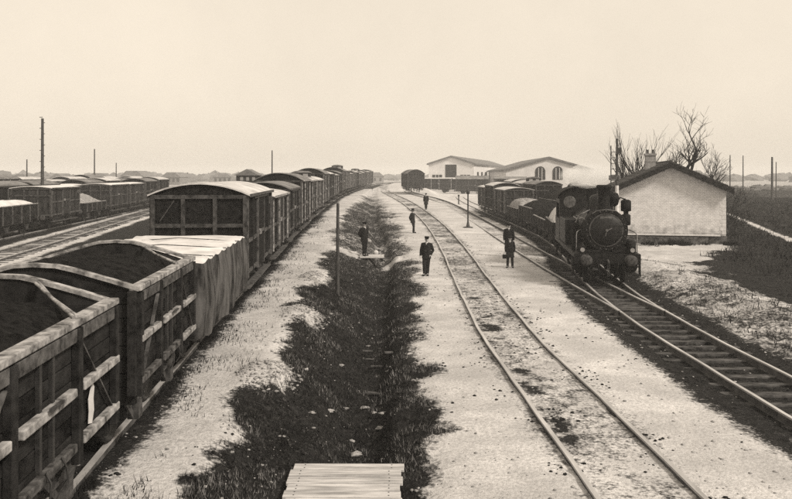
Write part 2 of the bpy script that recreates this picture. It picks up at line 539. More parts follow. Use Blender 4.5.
def ground_mat():
    m = bpy.data.materials.new('yard_earth')
    m.use_nodes = True
    nt = m.node_tree
    b = nt.nodes['Principled BSDF']
    b.inputs['Roughness'].default_value = .97
    b.inputs['Specular IOR Level'].default_value = .12
    ge = nt.nodes.new('ShaderNodeNewGeometry')
    aa = nt.nodes.new('ShaderNodeAttribute'); aa.attribute_name = 'soil_and_shade'
    def noise(scale, detail=6, rough=.65):
        n = nt.nodes.new('ShaderNodeTexNoise')
        n.inputs['Scale'].default_value = scale
        n.inputs['Detail'].default_value = detail
        n.inputs['Roughness'].default_value = rough
        nt.links.new(ge.outputs['Position'], n.inputs[0])
        return n.outputs[0]
    def math_(op, a, bb):
        n = nt.nodes.new('ShaderNodeMath'); n.operation = op
        for i, v in enumerate((a, bb)):
            if isinstance(v, (int, float)): n.inputs[i].default_value = v
            else: nt.links.new(v, n.inputs[i])
        return n.outputs[0]
    def ramp(v, a, bb, lo, hi):
        n = nt.nodes.new('ShaderNodeMapRange'); n.clamp = True
        nt.links.new(v, n.inputs[0])
        n.inputs[1].default_value, n.inputs[2].default_value, n.inputs[3].default_value, n.inputs[4].default_value = a, bb, lo, hi
        return n.outputs[0]
    def mix(f, a, bb, mode='MIX'):
        n = nt.nodes.new('ShaderNodeMix'); n.data_type = 'RGBA'; n.blend_type = mode
        for i, v in ((0, f), (6, a), (7, bb)):
            if isinstance(v, (int, float)): n.inputs[i].default_value = v
            elif isinstance(v, tuple): n.inputs[i].default_value = v
            else: nt.links.new(v, n.inputs[i])
        return n.outputs[2]
    big, mid, fine, tiny = noise(.7), noise(3.2), noise(14, 4), noise(48, 3)
    # ragged edge: soil + noise thresholded
    e = math_('ADD', aa.outputs['Fac'], math_('MULTIPLY', math_('SUBTRACT', mid, .5), 1.1))
    e = math_('ADD', e, math_('MULTIPLY', math_('SUBTRACT', fine, .5), .9))
    f = ramp(e, .36, .66, 0, 1)
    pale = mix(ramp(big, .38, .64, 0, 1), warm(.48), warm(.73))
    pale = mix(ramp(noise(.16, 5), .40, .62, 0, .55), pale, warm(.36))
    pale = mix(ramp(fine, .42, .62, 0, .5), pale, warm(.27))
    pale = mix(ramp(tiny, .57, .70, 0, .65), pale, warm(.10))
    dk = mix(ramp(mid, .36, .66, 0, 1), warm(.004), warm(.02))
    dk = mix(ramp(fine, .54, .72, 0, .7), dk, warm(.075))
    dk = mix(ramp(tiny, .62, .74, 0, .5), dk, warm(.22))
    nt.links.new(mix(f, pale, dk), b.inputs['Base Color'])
    bp = nt.nodes.new('ShaderNodeBump'); bp.inputs['Strength'].default_value = .7; bp.inputs['Distance'].default_value = .05
    hh = math_('ADD', math_('MULTIPLY', fine, 1.0), math_('MULTIPLY', tiny, .35))
    nt.links.new(hh, bp.inputs['Height'])
    nt.links.new(bp.outputs[0], b.inputs['Normal'])
    return m
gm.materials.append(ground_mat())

def gz(x, y):
    return float(ground_z(x, y))

# ------------------------------------------------------------------ tracks
def sweep(fn, d0, d1, off, w, h0, h1, step, zbase):
    """a rail: rectangular section following a line"""
    ds = [d0]
    while ds[-1] < d1: ds.append(ds[-1] + step * max(1, ds[-1] / 40))
    vs, fs = [], []
    for d in ds:
        x = float(fn(d)); t = float(fn(d + .5) - fn(d - .5))
        n = Vector((1, -t, 0)).normalized()
        wob = .012 * math.sin(d * .8 + off) + .008 * math.sin(d * 2.1)
        for a, h in ((-w, h0), (w, h0), (w, h1), (-w, h1)):
            vs.append((x + n.x * (off + a + wob), d + n.y * (off + a), zbase + h + float(lift(x, d))))
    for k in range(len(ds) - 1):
        for i in range(4):
            j = (i + 1) % 4
            fs.append((k*4+i, k*4+j, k*4+4+j, k*4+4+i))
    return vs, fs

def make_track(name, fn, d0, d1, zr, sleepers=None, step=1.5, joints=None):
    root = empty(name, (0, 0, 0))
    tag(root, kind='structure')
    for sgn in (-1, 1):
        mb = MB()
        mb.add(*sweep(fn, d0, d1, sgn * .75, .030, -.17, -.035, step, zr))
        mb.add(*sweep(fn, d0, d1, sgn * .75, .062, -.19, -.165, step, zr))
        r = mb.build('rail', M['rail'], root)
        h = MB().add(*sweep(fn, d0, d1, sgn * .75, .038, -.036, 0, step, zr))
        h.build('rail_head', M['rail_top'], r)
        if joints:
            d = joints + (1.3 if sgn > 0 else 0)
            while d < min(d1, 60):
                x = float(fn(d)); t = float(fn(d + .5) - fn(d - .5))
                rot = Matrix.Rotation(-math.atan(t), 3, 'Z')
                for q in (-1, 1):
                    MB().box((x + sgn * .75 + q * .048, d, zr - .075), (.025, .5, .08), rot).build('fishplate', M['iron_rust'], root)
                d += 8.0
    if sleepers:
        a, b, sp, zt, mt = sleepers
        d = a
        base = None
        while d < b:
            t = float(fn(d + .5) - fn(d - .5))
            if base is None:
                base = MB().box((0, 0, 0), (2.5, .24, .16)).build('sleeper', M[mt], root, .012)
                o = base
            else:
                o = base.copy(); COL.objects.link(o)
            o.location = (float(fn(d)) + random.uniform(-.05, .05), d, zt - .08 + random.uniform(-.015, .012) - (.03 if d < 19 else 0) * random.uniform(.5, 1.6))
            o.rotation_euler = (0, 0, -math.atan(t) + random.uniform(-.02, .02))
            o.scale = (random.uniform(.95, 1.05), random.uniform(.85, 1.1), 1)
            d += sp * random.uniform(.93, 1.07)
    return root

make_track('railway_track', XA, 5, 260, RAIL_R - .03, None, 1.2, joints=13.6)
make_track('railway_track', XB, 25.5, 260, RAIL_R, (27, 50, .8, -.005, 'sleeper'))
make_track('railway_track', XC, 5, 230, RAIL_R - .01, (10, 60, .72, -.03, 'sleeper'), 1.2, joints=15)
make_track('railway_track', XD, 55, 200, RAIL_R)
make_track('railway_track', XL, 4, 290, RAIL_L)
make_track('railway_track', XF, 22, 170, RAIL_L + .02, (24, 95, .8, RAIL_L - .09, 'sleeper'))
make_track('railway_track', XL1, 30, 170, RAIL_L)
make_track('railway_track', XL2, 40, 170, RAIL_L)
make_track('railway_track', XL3, 60, 200, RAIL_L)

# ------------------------------------------------------------------ rolling stock
def put(root, fn, d, zr):
    t = float(fn(d + 1) - fn(d - 1)) / 2
    root.location = (float(fn(d)), d, zr + float(lift(fn(d), d)))
    root.rotation_euler = (0, 0, -math.atan(t))
    return root

def running_gear(root, L, W, zs=.98, sole=.24, wb=None, foot=False, wr=.48):
    wb = wb or L * .28
    for s in (-1, 1):
        MB().box((s * (W / 2 - .30), 0, zs - sole / 2), (.10, L - .02, sole)).build('solebar', M['iron'], root)
        MB().box((0, s * (L / 2 - .05), zs - sole / 2 - .003), (W - .1, .12, sole)).build('headstock', M['post_dark'], root)
        for q in (-1, 1):
            b = MB()
            b.cyl((q * .87, s * (L / 2), zs - .13), (q * .87, s * (L / 2 + .36), zs - .13), .07, n=10)
            b.lathe([(.17, .36), (.20, .38), (.19, .41), (.12, .43)] if s > 0 else [(.12, -.43), (.19, -.41), (.20, -.38), (.17, -.36)], (q * .87, s * (L / 2), zs - .13), 'Y', 14)
            b.build('buffer', M['iron_rust'], root)
        MB().bar((0, s * (L / 2), zs - .14), (0, s * (L / 2 + .30), zs - .2), .05).build('draw_hook', M['iron_rust'], root)
        for q in (-1, 1):
            wh = MB()
            x0 = q * .72
            wh.lathe([(wr - .04, -.06), (wr, -.05), (wr, .05), (wr - .05, .06), (wr - .06, .01), (.12, .02), (.11, .09)], (x0, s * wb, wr), 'X', 20)
            wh.cyl((x0 + q * .05, s * wb, wr), (x0 + q * .28, s * wb, wr), .06, n=8)
            wh.build('wheel', M['iron'], root)
            g = MB()
            xg = q * (W / 2 - .27)
            g.box((xg, s * wb, wr - .02), (.16, .22, .24))
            g.bar((xg, s * wb - .55, zs - sole), (xg, s * wb - .1, wr - .1), .03, .09)
            g.bar((xg, s * wb + .55, zs - sole), (xg, s * wb + .1, wr - .1), .03, .09)
            for k in range(4):
                g.box((xg, s * wb, wr + .13 + k * .026), (.09, .8 - k * .16, .024))
            g.build('axle_box', M['iron_rust'], root)
    if foot:
        for q in (-1, 1):
            f = MB().box((q * (W / 2 - .08), 0, .55), (.24, L - .7, .04))
            for s in (-1, 0, 1):
                f.bar((q * (W / 2 - .12), s * L * .35, .57), (q * (W / 2 - .25), s * L * .35, zs - sole), .03)
            f.build('footboard', M['post_mid'], root)

def open_wagon(name, L, W=2.76, H=1.31, arch=.36, near=False, fill=None, stay_at=1.3, patch=False):
    root = empty(name)
    zf = 1.0
    hw, hl = W / 2, L / 2
    running_gear(root, L - .1, W, zf, wb=L * .27)
    MB().lohi((-hw + .06, -hl + .06, zf), (hw - .06, hl - .06, zf + .05)).build('floor', M['plank_dark'], root)
    np_ = 7
    ph = H / np_
    bv = .008 if near else 0
    for q in (-1, 1):
        base = None
        for k in range(np_):
            z = zf + ph * (k + .5)
            if base is None:
                base = MB().box((0, 0, 0), (.05, L - .10, ph - .012)).build('plank', M['plank'], root, bv)
                o = base
            else:
                o = base.copy(); COL.objects.link(o)
            o.location = (q * (hw - .055 + random.uniform(-.006, .006)), random.uniform(-.01, .01), z)
        # top rail, belts broken at the door, posts and straps
        MB().lohi((q * (hw - .115), -hl - .01, zf + H), (q * (hw + .05), hl + .01, zf + H + .075)).build('top_rail', M['pale_timber'], root, .012 if near else 0)
        MB().lohi((q * (hw - .03), -hl + .02, zf + H - .16), (q * (hw + .035), hl - .02, zf + H - .02)).build('rail_band', M['post_mid'], root, bv)
        dw = L * .17
        for zz in (zf + H * .50, zf + H * .07):
            for (a, b) in ((-hl + .03, -dw - .16), (-dw + .08, dw - .08), (dw + .16, hl - .03)):
                MB().lohi((q * (hw - .02), a, zz - .045), (q * (hw + .07), b, zz + .045)).build('belt', M['pale_timber' if zz > zf + .4 or a > 0 else 'post_mid'], root, .014 if near else 0)
        for yy in (-hl + .07, -dw - .07, dw + .07, hl - .07):
            MB().lohi((q * (hw - .03), yy - .065, zf - .12), (q * (hw + .055), yy + .065, zf + H - .02)).build('post', M['post_dark'], root, bv)
        for yy in (-.16, .16):
            MB().lohi((q * (hw - .03), yy - .03, zf - .02), (q * (hw + .012), yy + .03, zf + H - .17)).build('door_strap', M['iron'], root)
        for sg in (-1, 1):
            MB().bar((q * (hw + .01), sg * (dw + .18), zf + H - .2), (q * (hw + .01), sg * (hl - .2), zf + .12), .02, .05, up=(1, 0, 0)).build('brace', M['post_mid'], root)
        MB().bar((q * (hw + .10), .16, zf + H * .5 + .06), (q * (hw + .10), -.16, zf + H * .5 + .06), .03).build('door_latch', M['iron_rust'], root)
        for sg in (-1, 1):
            lk = MB()
            lk.tube([(q * (hw + .07), sg * .2, zf + .16), (q * (hw + .12), sg * .2, zf + .06), (q * (hw + .12), sg * .23, zf - .06), (q * (hw + .06), sg * .2, zf - .16)], [.011] * 4, 6)
            lk.build('door_hinge', M['iron'], root)
    for s in (-1, 1):
        base = None
        for k in range(np_):
            z = zf + ph * (k + .5)
            if base is None:
                base = MB().box((0, 0, 0), (W - .22, .05, ph - .012)).build('end_plank', M['plank_dark'], root, bv)
                o = base
            else:
                o = base.copy(); COL.objects.link(o)
            o.location = (0, s * (hl - .055 + random.uniform(-.005, .005)), z)
        # raised end: sloping shoulders, rounded middle
        prof = [(hw + .02, H + .02), (hw * .72, H + .15), (.52, H + arch * .80), (.3, H + arch * .95), (0, H + arch), (-.3, H + arch * .95), (-.52, H + arch * .80), (-hw * .72, H + .15), (-hw - .02, H + .02)]
        y0 = s * (hl - .08)
        y1 = s * (hl - .03)
        MB().prism([(x * .93, zf + z - .03) for x, z in prof] + [(-hw + .13, zf + H - .0), (hw - .13, zf + H - .0)], min(y0, y1), max(y0, y1)).build('end_board', M['plank_dark'], root)
        cap = MB()
        for a, b in zip(prof[:-1], prof[1:]):
            cap.bar((a[0], s * (hl - .045), zf + a[1]), (b[0], s * (hl - .045), zf + b[1]), .12, .05)
        cap.build('end_rail', M['pale_timber'] if near else M['post_mid'], root)
        for xx in (-hw + .07, -.45, .45, hw - .07):
            MB().lohi((xx - .06, s * (hl - .03), zf - .1), (xx + .06, s * (hl + .06), zf + H + (.2 if abs(xx) < 1 else 0))).build('end_post', M['post_dark'], root, bv)
    st = MB()
    for o_ in (0, .09):
        st.tube([(.50, hl - .08 - o_, zf + H + arch * .80), (.85, hl - .08 - stay_at * .40, zf + H + .17), (hw - .02, hl - stay_at - o_, zf + H + .085)], [.02] * 3, 6)
    st.build('stay_bar', M['pale_timber'], root)
    if fill == 'coal':
        pass
    if patch:
        p = MB()
        pts = [(-.09, -.20), (.03, -.23), (.10, -.10), (.08, .03), (.11, .15), (.05, .21), (-.03, .14), (-.09, .06), (-.07, -.08)]
        p.add([(hw + .001, y, z) for y, z in pts] + [(hw + .008, y, z) for y, z in pts], [tuple(range(8, -1, -1)), tuple(range(9, 18))] + [(i, (i + 1) % 9, 9 + (i + 1) % 9, 9 + i) for i in range(9)])
        p.build('torn_label', M['cloth_pale'], root, loc=(0, hl - .92, zf + .37))
    return root

def low_wagon(name, L, W=2.7, H=.5):
    root = empty(name)
    zf, hw, hl = 1.0, W / 2, L / 2
    running_gear(root, L - .1, W, zf)
    MB().lohi((-hw + .04, -hl + .04, zf), (hw - .04, hl - .04, zf + .06)).build('floor', M['plank_dark'], root)
    for q in (-1, 1):
        MB().lohi((q * (hw - .05), -hl, zf - .04), (q * hw, hl, zf + H)).build('side_board', M['plank'], root)
        MB().lohi((q * (hw - .07), -hl - .01, zf + H), (q * (hw + .03), hl + .01, zf + H + .05)).build('top_rail', M['pale_timber'], root)
        MB().lohi((-hw + .06, q * (hl - .06), zf - .02), (hw - .06, q * (hl - .01), zf + H)).build('end_board', M['plank'], root)
        for k in range(5):
            yy = -hl + .12 + k * (L - .24) / 4
            MB().lohi((q * (hw - .01), yy - .05, zf - .15), (q * (hw + .05), yy + .05, zf + H + .02)).build('stanchion', M['post_mid'], root)
    return root

def boxcar(name, L=7.0, W=2.72, body='box_dark', roof='roof_pale', pale=True, cabin=False, Hs=2.28, rise=.34, diag=True):
    root = empty(name)
    zf, hw, hl = 1.0, W / 2, L / 2
    running_gear(root, L - .1, W, zf, foot=True)
    zt = zf + Hs
    P = M['pale_timber'] if pale else M['post_mid']
    for q in (-1, 1):
        MB().lohi((q * (hw - .07), -hl + .03, zf - .06), (q * (hw - .02), hl - .03, zt)).build('side_wall', M[body], root)
        for k, yy in enumerate((-hl + .06, -hl + 1.25, -.86, .86, hl - 1.25, hl - .06)):
            m_ = P if k in (0, 2, 3, 5) else M['post_dark']
            MB().lohi((q * (hw - .03), yy - .06, zf - .1), (q * (hw + .045), yy + .06, zt - .005)).build('post', m_, root)
        for zz in (zf + .05, zf + .95):
            for a, b in ((-hl + .12, -.92), (.92, hl - .12)):
                MB().lohi((q * (hw - .02), a, zz - .05), (q * (hw + .03), b, zz + .05)).build('belt', M['post_mid'], root)
        d = MB().lohi((q * (hw - .015), -.80, zf - .02), (q * (hw + .035), .80, zt - .16)).build('door', M[body], root)
        MB().lohi((q * (hw + .036), -.74, zf + 1.0), (q * (hw + .06), .74, zf + 1.1)).build('door_belt', M['post_mid'], d)
        MB().box((q * (hw + .07), -.62, zf + 1.05), (.07, .22, .16)).build('door_handle', M['pale_timber'], d)
        MB().lohi((q * (hw + .02), -2.0, zt - .14), (q * (hw + .065), 2.0, zt - .09)).build('door_rail', M['iron'], root)
        for sg in (-1, 1):
            v = MB().lohi((q * (hw - .022), sg * (hl - .35) - .2, zt - .48), (q * (hw - .004), sg * (hl - .35) + .2, zt - .22))
            v.build('vent', M['post_mid'], root)
    n = 12
    arc = [(hw * (1 - 2 * i / n), rise * (1 - (1 - 2 * i / n) ** 2)) for i in range(n + 1)]
    for s in (-1, 1):
        poly = [(x * .965, zt + z - .02) for x, z in arc] + [(-hw + .075, zf - .06), (hw - .075, zf - .06)]
        a, b = s * (hl - .07), s * (hl - .02)
        e = MB().prism(poly, min(a, b), max(a, b)).build('end_wall', M[body], root)
        for xx in (-hw + .05, -hw / 3, hw / 3, hw - .05):
            MB().lohi((xx - .055, s * (hl - .03), zf - .1), (xx + .055, s * (hl + .05), zt - .02)).build('end_post', M['frame_mid'], e)
        for zz in (zf + 1.42, zt - .05, zf + .04):
            MB().lohi((-hw + .02, s * (hl - .025), zz - .055), (hw - .02, s * (hl + .04), zz + .055)).build('end_belt', M['frame_mid'], e)
        if diag and s < 0:
            MB().bar((-hw + .25, -hl - .0, zf + 1.55), (-hw / 3 - .25, -hl - .0, zt - .15), .025, .07, up=(0, -1, 0)).build('end_brace', M['frame_mid'], e)
    vs, fs = [], []
    ov = .07
    for s, y in ((0, -hl - .06), (1, hl + .06)):
        for x, z in arc: vs.append((x * (1 + ov), y, zt + z + .045 - .03))
        for x, z in reversed(arc): vs.append((x * (1 + ov), y, zt + z - .0 - .03))
    m = len(arc) * 2
    fs = [tuple(range(m)), tuple(range(2 * m - 1, m - 1, -1))] + [((i + 1) % m, i, m + i, m + (i + 1) % m) for i in range(m)]
    MB().add(vs, fs).build('roof', M[roof], root)
    for q in (-1, 1):
        MB().lohi((q * (hw * (1 + ov)), -hl - .06, zt - .06), (q * (hw * (1 + ov) + .025), hl + .06, zt + .03)).build('eaves_board', M['pale_timber'] if pale else M['post_mid'], root)
    if cabin:
        c = MB().lohi((-.75, -hl + .02, zt + .1), (.75, -hl + 1.1, zt + .62)).build('brake_cabin', M[body], root)
        MB().prism([(.85, zt + .62), (.5, zt + .76), (0, zt + .8), (-.5, zt + .76), (-.85, zt + .62)], -hl - .05, -hl + 1.18).build('cabin_roof', M['roof_grey'], c)
        for xx in (-.38, .38):
            MB().box((xx, -hl + .012, zt + .42), (.4, .02, .22)).build('cabin_window', M['lens'], c)
    return root

# --- left-hand train
w1 = put(open_wagon('open_wagon', 4.4, near=True, patch=True), XL, 7.22, RAIL_L)
tag(w1, 'open plank wagon nearest the camera with raised end and torn white label', 'wagon', 'open wagons at the head of the left train')
w2 = put(open_wagon('open_wagon', 3.86, near=True, stay_at=1.25), XL, 12.38, RAIL_L)
tag(w2, 'second open plank wagon, directly in front of the sheeted wagon', 'wagon', 'open wagons at the head of the left train')

# sheeted wagon: low wagon, load hidden under a draped tarpaulin
LT = 6.3
w3 = put(low_wagon('sheeted_wagon', LT, 2.66, .9), XL, 18.25, RAIL_L)
tag(w3, 'wagon under a white tarpaulin between open wagons and first boxcar', 'wagon')
def tarp(L, W, zt, zb, amp=.075, drop=None):
    mb = MB()
    nu, nv = 90, 46
    hw, hl = W / 2, L / 2
    per = []
    def ring(t):     # perimeter point around the load, t in 0..1
        P = 2 * (W + L)
        s = t * P
        if s < W: return (-hw + s, -hl), (0, -1), s
        s -= W
        if s < L: return (hw, -hl + s), (1, 0), s
        s -= L
        if s < W: return (hw - s, hl), (0, 1), s
        s -= W
        return (-hw, hl - s), (-1, 0), s
    vs, fs = [], []
    nr = 160
    rows = 12
    for k in range(rows + 1):
        u = k / rows
        for i in range(nr):
            (x, y), (nx_, ny_), s = ring(i / nr)
            crn = min(abs(x - hw), abs(x + hw)) + min(abs(y - hl), abs(y + hl))
            hem = zb + .22 * fbm(i * .11, 3.3, 1.0, 2) * 1.4 - .12 + (.0 if nx_ else -.1)
            if ny_: hem += .25 * (1 - abs(x) / hw)
            z = zt + (hem - zt) * u
            fold = amp * u ** .7 * ((float(vnoise(i * .16, 5.0, 1.0)) - .5) * 2.6 + (float(vnoise(i * .5, 2.0 + u * 2.0, 1.0)) - .5) * 1.3)
            belly = .05 * math.sin(u * math.pi)
            sag = -.05 * abs(math.sin(i * .42)) if k == 0 else 0
            vs.append((x + nx_ * (fold + belly + .02), y + ny_ * (fold + belly + .02), z + sag))
    for k in range(rows):
        for i in range(nr):
            j = (i + 1) % nr
            fs.append((k * nr + j, k * nr + i, k * nr + nr + i, k * nr + nr + j))
    mb.add(vs, fs, True)
    # top sheet with soft sags, fan to inner rings
    inner = [0.96, 0.8, .55, .28]
    prev = list(range(nr))
    allv = list(vs[:nr])
    tf = []
    for g in inner:
        cur = []
        for i in range(nr):
            x, y, z = vs[i]
            xx, yy = x * g, y * (1 - (1 - g) * .75)
            cur.append(len(allv))
            allv.append((xx, yy, zt + .04 + (vnoise(xx, yy, 1.1) - .5) * .16 * (1.2 - g) - .05 * math.cos(yy * 2.9) ** 2))
        for i in range(nr):
            j = (i + 1) % nr
            tf.append((prev[i], prev[j], cur[j], cur[i]))
        prev = cur
    tf.append(tuple(prev))
    return mb, (allv, tf)
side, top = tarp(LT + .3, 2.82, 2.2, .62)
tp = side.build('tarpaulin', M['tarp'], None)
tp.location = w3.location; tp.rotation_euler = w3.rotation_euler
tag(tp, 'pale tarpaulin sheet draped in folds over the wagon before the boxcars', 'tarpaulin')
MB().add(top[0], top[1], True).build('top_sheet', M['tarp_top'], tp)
for yy in (-2.2, -.4, 1.5):
    rope = MB().tube([(-1.48, yy, 1.2), (-1.45, yy, 2.2), (0, yy, 2.29), (1.45, yy + .05, 2.2), (1.5, yy + .1, 1.25)], [.012] * 5, 5)
    rope.build('lashing', M['post_mid'], tp)

BOXES = {}
def get_box(key, **kw):
    if key not in BOXES:
        BOXES[key] = boxcar('boxcar', **kw)
        return BOXES[key]
    return copy_tree(BOXES[key])
ORD = ['first', 'second', 'third', 'fourth', 'fifth', 'sixth', 'seventh', 'eighth', 'ninth', 'tenth', 'eleventh', 'twelfth', 'thirteenth', 'fourteenth', 'fifteenth', 'sixteenth', 'seventeenth', 'eighteenth', 'nineteenth', 'twentieth', 'twenty first', 'twenty second', 'twenty third', 'twenty fourth']
kinds = {
    'a': dict(L=7.0, body='box_dark', roof='roof_pale', pale=False, Hs=2.3),
    'b': dict(L=7.0, body='box_mid', roof='roof_pale', pale=True, rise=.22, Hs=2.12),
    'c': dict(L=7.0, body='box_dark', roof='roof_grey', pale=True, rise=.44, Hs=2.42),
    'd': dict(L=7.0, body='box_mid', roof='roof_pale', pale=True, cabin=True),
    'g': dict(L=7.0, body='box_mid', roof='roof_white', pale=False, Hs=1.95, rise=.13),
    'e': dict(L=7.0, body='box_dark', roof='roof_grey', pale=False, Hs=2.0),
}
looks = {'a': 'dark boarded boxcar with pale canvas roof', 'b': 'worn boxcar with pale door posts', 'c': 'dark grey roofed boxcar with pale posts', 'd': 'boxcar with raised brake cabin', 'e': 'low dark boxcar with grey roof', 'g': 'low boxcar with flat white roof'}
d = 25.95
seq = 'abecbdcabecdbcabdcbc'
for i, k in enumerate(seq):
    o = put(get_box(k, **kinds[k]), XL, d, RAIL_L)
    if i: o.scale = (random.uniform(.96, 1.03), 1, random.uniform(.93, 1.09))
    tag(o, '%s, %s behind the sheeted wagon in left train' % (looks[k], ORD[i]), 'boxcar', 'boxcars of the left train')
    d += 8.05

# --- engine's train
def loco():
    root = empty('steam_locomotive')
    K, D = M['loco'], M['loco_dull']
    # frames and running board
    for q in (-1, 1):
        MB().lohi((q * .56, -4.5, .62), (q * .62, 4.9, 1.2)).build('frame_plate', D, root)
        rb = MB().lohi((q * .58, -4.55, 1.22), (q * 1.3, 4.9, 1.27))
        rb.lohi((q * 1.27, -4.55, 1.10), (q * 1.302, 4.9, 1.218))
        rb.build('running_board', K, root)
        cy = MB().cyl((q * 1.0, -4.0, .74), (q * 1.0, -3.1, .74), .30, n=20)
        cy.cyl((q * 1.0, -4.08, .74), (q * 1.0, -4.0, .74), .24, n=16)
        cy.lohi((q * .72, -3.95, 1.0), (q * 1.24, -3.15, 1.2))
        cy.build('cylinder', D, root)
        for (yy, r) in ((-2.0, .62), (-.55, .62), (.9, .62), (3.1, .45)):
            wh = MB()
            wh.lathe([(r - .07, -.07), (r, -.065), (r, .06), (r - .09, .065), (r - .10, .0), (.18, .01), (.16, .09), (.08, .1)], (q * .75, yy, r), 'X', 24)
            for t in range(8):
                a = t * math.pi / 4
                wh.bar((q * .80, yy + .12 * math.cos(a), r + .12 * math.sin(a)), (q * .80, yy + (r - .08) * math.cos(a), r + (r - .08) * math.sin(a)), .05, .05, up=(1, 0, 0))
            wh.build('wheel', D, root)
        wh = MB().lathe([(.36, -.07), (.42, -.065), (.42, .06), (.34, .065), (.32, .0), (.1, .01), (.08, .09)], (q * .75, -3.55, .42), 'X', 20)
        wh.build('wheel', D, root)
        MB().bar((q * .93, -2.0, .42), (q * .93, .9, .42), .05, .10).build('coupling_rod', M['loco_bright'], root)
        MB().bar((q * 1.02, -3.1, .74), (q * 1.0, -.55, .42), .05, .09).build('connecting_rod', M['loco_bright'], root)
        st = MB()
        for zz in (.38, .72):
            st.lohi((q * 1.06, -4.45, zz), (q * 1.34, -4.18, zz + .03))
        for yy in (-4.44, -4.19):
            st.bar((q * 1.32, yy, .36), (q * 1.29, yy, 1.12), .025, .05)
        st.build('front_step', D, root)
        st = MB()
        for zz in (.38, .75):
            st.lohi((q * 1.06, 3.3, zz), (q * 1.34, 3.62, zz + .03))
        for yy in (3.3, 3.62):
            st.bar((q * 1.32, yy, .36), (q * 1.29, yy, 1.12), .025, .05)
        st.build('cab_step', D, root)
        # side tank
        MB().lohi((q * .70, -.4, 1.275), (q * 1.27, 2.3, 2.42)).build('side_tank', K, root, .04)
        hr = MB().tube([(q * .80, -3.9, 2.62), (q * .80, -.6, 2.62)], [.016] * 2, 6)
        for yy in (-3.7, -2.4, -1.1):
            hr.bar((q * .72, yy, 2.55), (q * .80, yy, 2.62), .02)
        hr.build('handrail', M['loco_bright'], root)
        gr = MB().tube([(q * 1.2, -4.4, 1.27), (q * 1.2, -4.4, 2.0), (q * 1.15, -4.2, 2.12), (q * .95, -3.9, 2.2)], [.02] * 4, 6)
        gr.build('grab_rail', M['loco_bright'], root)
    MB().lohi((-1.3, -4.66, .86), (1.3, -4.56, 1.27)).build('buffer_beam', D, root, .01)
    for q in (-1, 1):
        b = MB().lathe([(.16, -.22), (.13, -.02), (.20, 0)], (q * .87, -4.66, 1.05), 'Y', 16)
        b.cyl((q * .87, -4.86, 1.05), (q * .87, -5.12, 1.05), .075, n=10)
        b.lathe([(.10, -.52), (.20, -.50), (.225, -.46), (.2, -.43)], (q * .87, -4.66, 1.05), 'Y', 20)
        b.build('buffer', M['iron_rust'], root)
        lp = MB().lohi((q * .98 - .11, -4.62, 1.28), (q * .98 + .11, -4.40, 1.58))
        lp.cyl((q * .98, -4.51, 1.58), (q * .98, -4.51, 1.68), .09, .05, n=10)
        lo = lp.build('head_lamp', D, root)
        MB().lathe([(.09, -.03), (.085, 0)], (q * .98, -4.62, 1.43), 'Y', 14).build('lamp_lens', M['lens'], lo)
        MB().bar((q * .62, -4.60, 1.0), (q * .66, -4.62, .22), .05, .10).build('guard_iron', D, root)
    hk = MB().tube([(0, -4.66, 1.02), (0, -4.9, 1.02), (0, -4.98, .95), (0, -4.9, .88)], [.045, .04, .035, .03], 8)
    hk.build('draw_hook', M['iron_rust'], root)
    ch = MB()
    for k in range(5):
        zc = .88 - k * .10
        ch.tube([(0.03 * (k % 2), -4.88, zc), (.05, -4.9, zc - .06), (-.03, -4.9, zc - .09), (-.04, -4.88, zc - .02)], [.018] * 4, 5)
    ch.build('coupling_chain', M['iron_rust'], root)
    for q in (-.4, .4):
        MB().tube([(q, -4.67, .98), (q, -4.78, .9), (q * .9, -4.78, .6), (q * .7, -4.8, .5)], [.03] * 4, 6).build('brake_hose', D, root)
    # boiler
    bo = MB().cyl((0, -3.15, 2.2), (0, 2.4, 2.2), .72, n=32, caps=True)
    bo = bo.build('boiler', K, root)
    for yy in (-2.2, -1.2, -.2):
        MB().lathe([(.722, -.035), (.735, -.03), (.735, .03), (.722, .035)], (0, yy, 2.2), 'Y', 32).build('boiler_band', M['loco_bright'], bo)
    sb = MB().cyl((0, -4.25, 2.2), (0, -3.12, 2.2), .84, n=36)
    sb.lathe([(.84, -.03), (.875, -.02), (.875, .05), (.84, .06)], (0, -4.24, 2.2), 'Y', 36)
    sb.lohi((-.62, -4.1, 1.2), (.62, -3.2, 1.7))
    sb = sb.build('smokebox', D, root)
    dr = MB().lathe([(.05, -.17), (.25, -.155), (.45, -.11), (.60, -.05), (.665, -.005), (.69, .0), (.69, .03)], (0, -4.27, 2.2), 'Y', 36)
    dr = dr.build('smokebox_door', K, root)
    MB().lathe([(.05, -.28), (.06, -.17)], (0, -4.27, 2.2), 'Y', 12).build('dart_boss', M['loco_bright'], dr)
    hd = MB().bar((0, -4.53, 2.2), (.20, -4.53, 2.30), .03)
    hd.bar((0, -4.5, 2.2), (-.06, -4.5, 1.98), .03)
    hd.build('door_handle', M['loco_bright'], dr)
    for zz in (2.02, 2.38):
        MB().bar((.66, -4.3, zz), (.12, -4.43, zz), .05, .05).build('hinge_strap', K, dr)
    MB().lathe([(.66, -.012), (.69, -.012), (.69, .01), (.66, .01)], (0, -4.285, 2.2), 'Y', 36).build('door_rim', M['iron_rust'], dr)
    nb = MB().lohi((-.25, -4.36, 2.66), (.25, -4.33, 2.76)).build('number_plate', M['loco_bright'], root)
    for k in range(20):
        a = 2 * math.pi * k / 20
        MB().ball((.775 * math.cos(a), -4.275, 2.2 + .775 * math.sin(a)), .022, n=6, m=4).build('rivet', M['loco_bright'], sb)
    MB().lathe([(.14, 1.27), (.17, 1.3), (.17, 2.35), (.1, 2.42)], (-1.08, -3.0, 0), 'Z', 14).build('brake_reservoir', D, root)
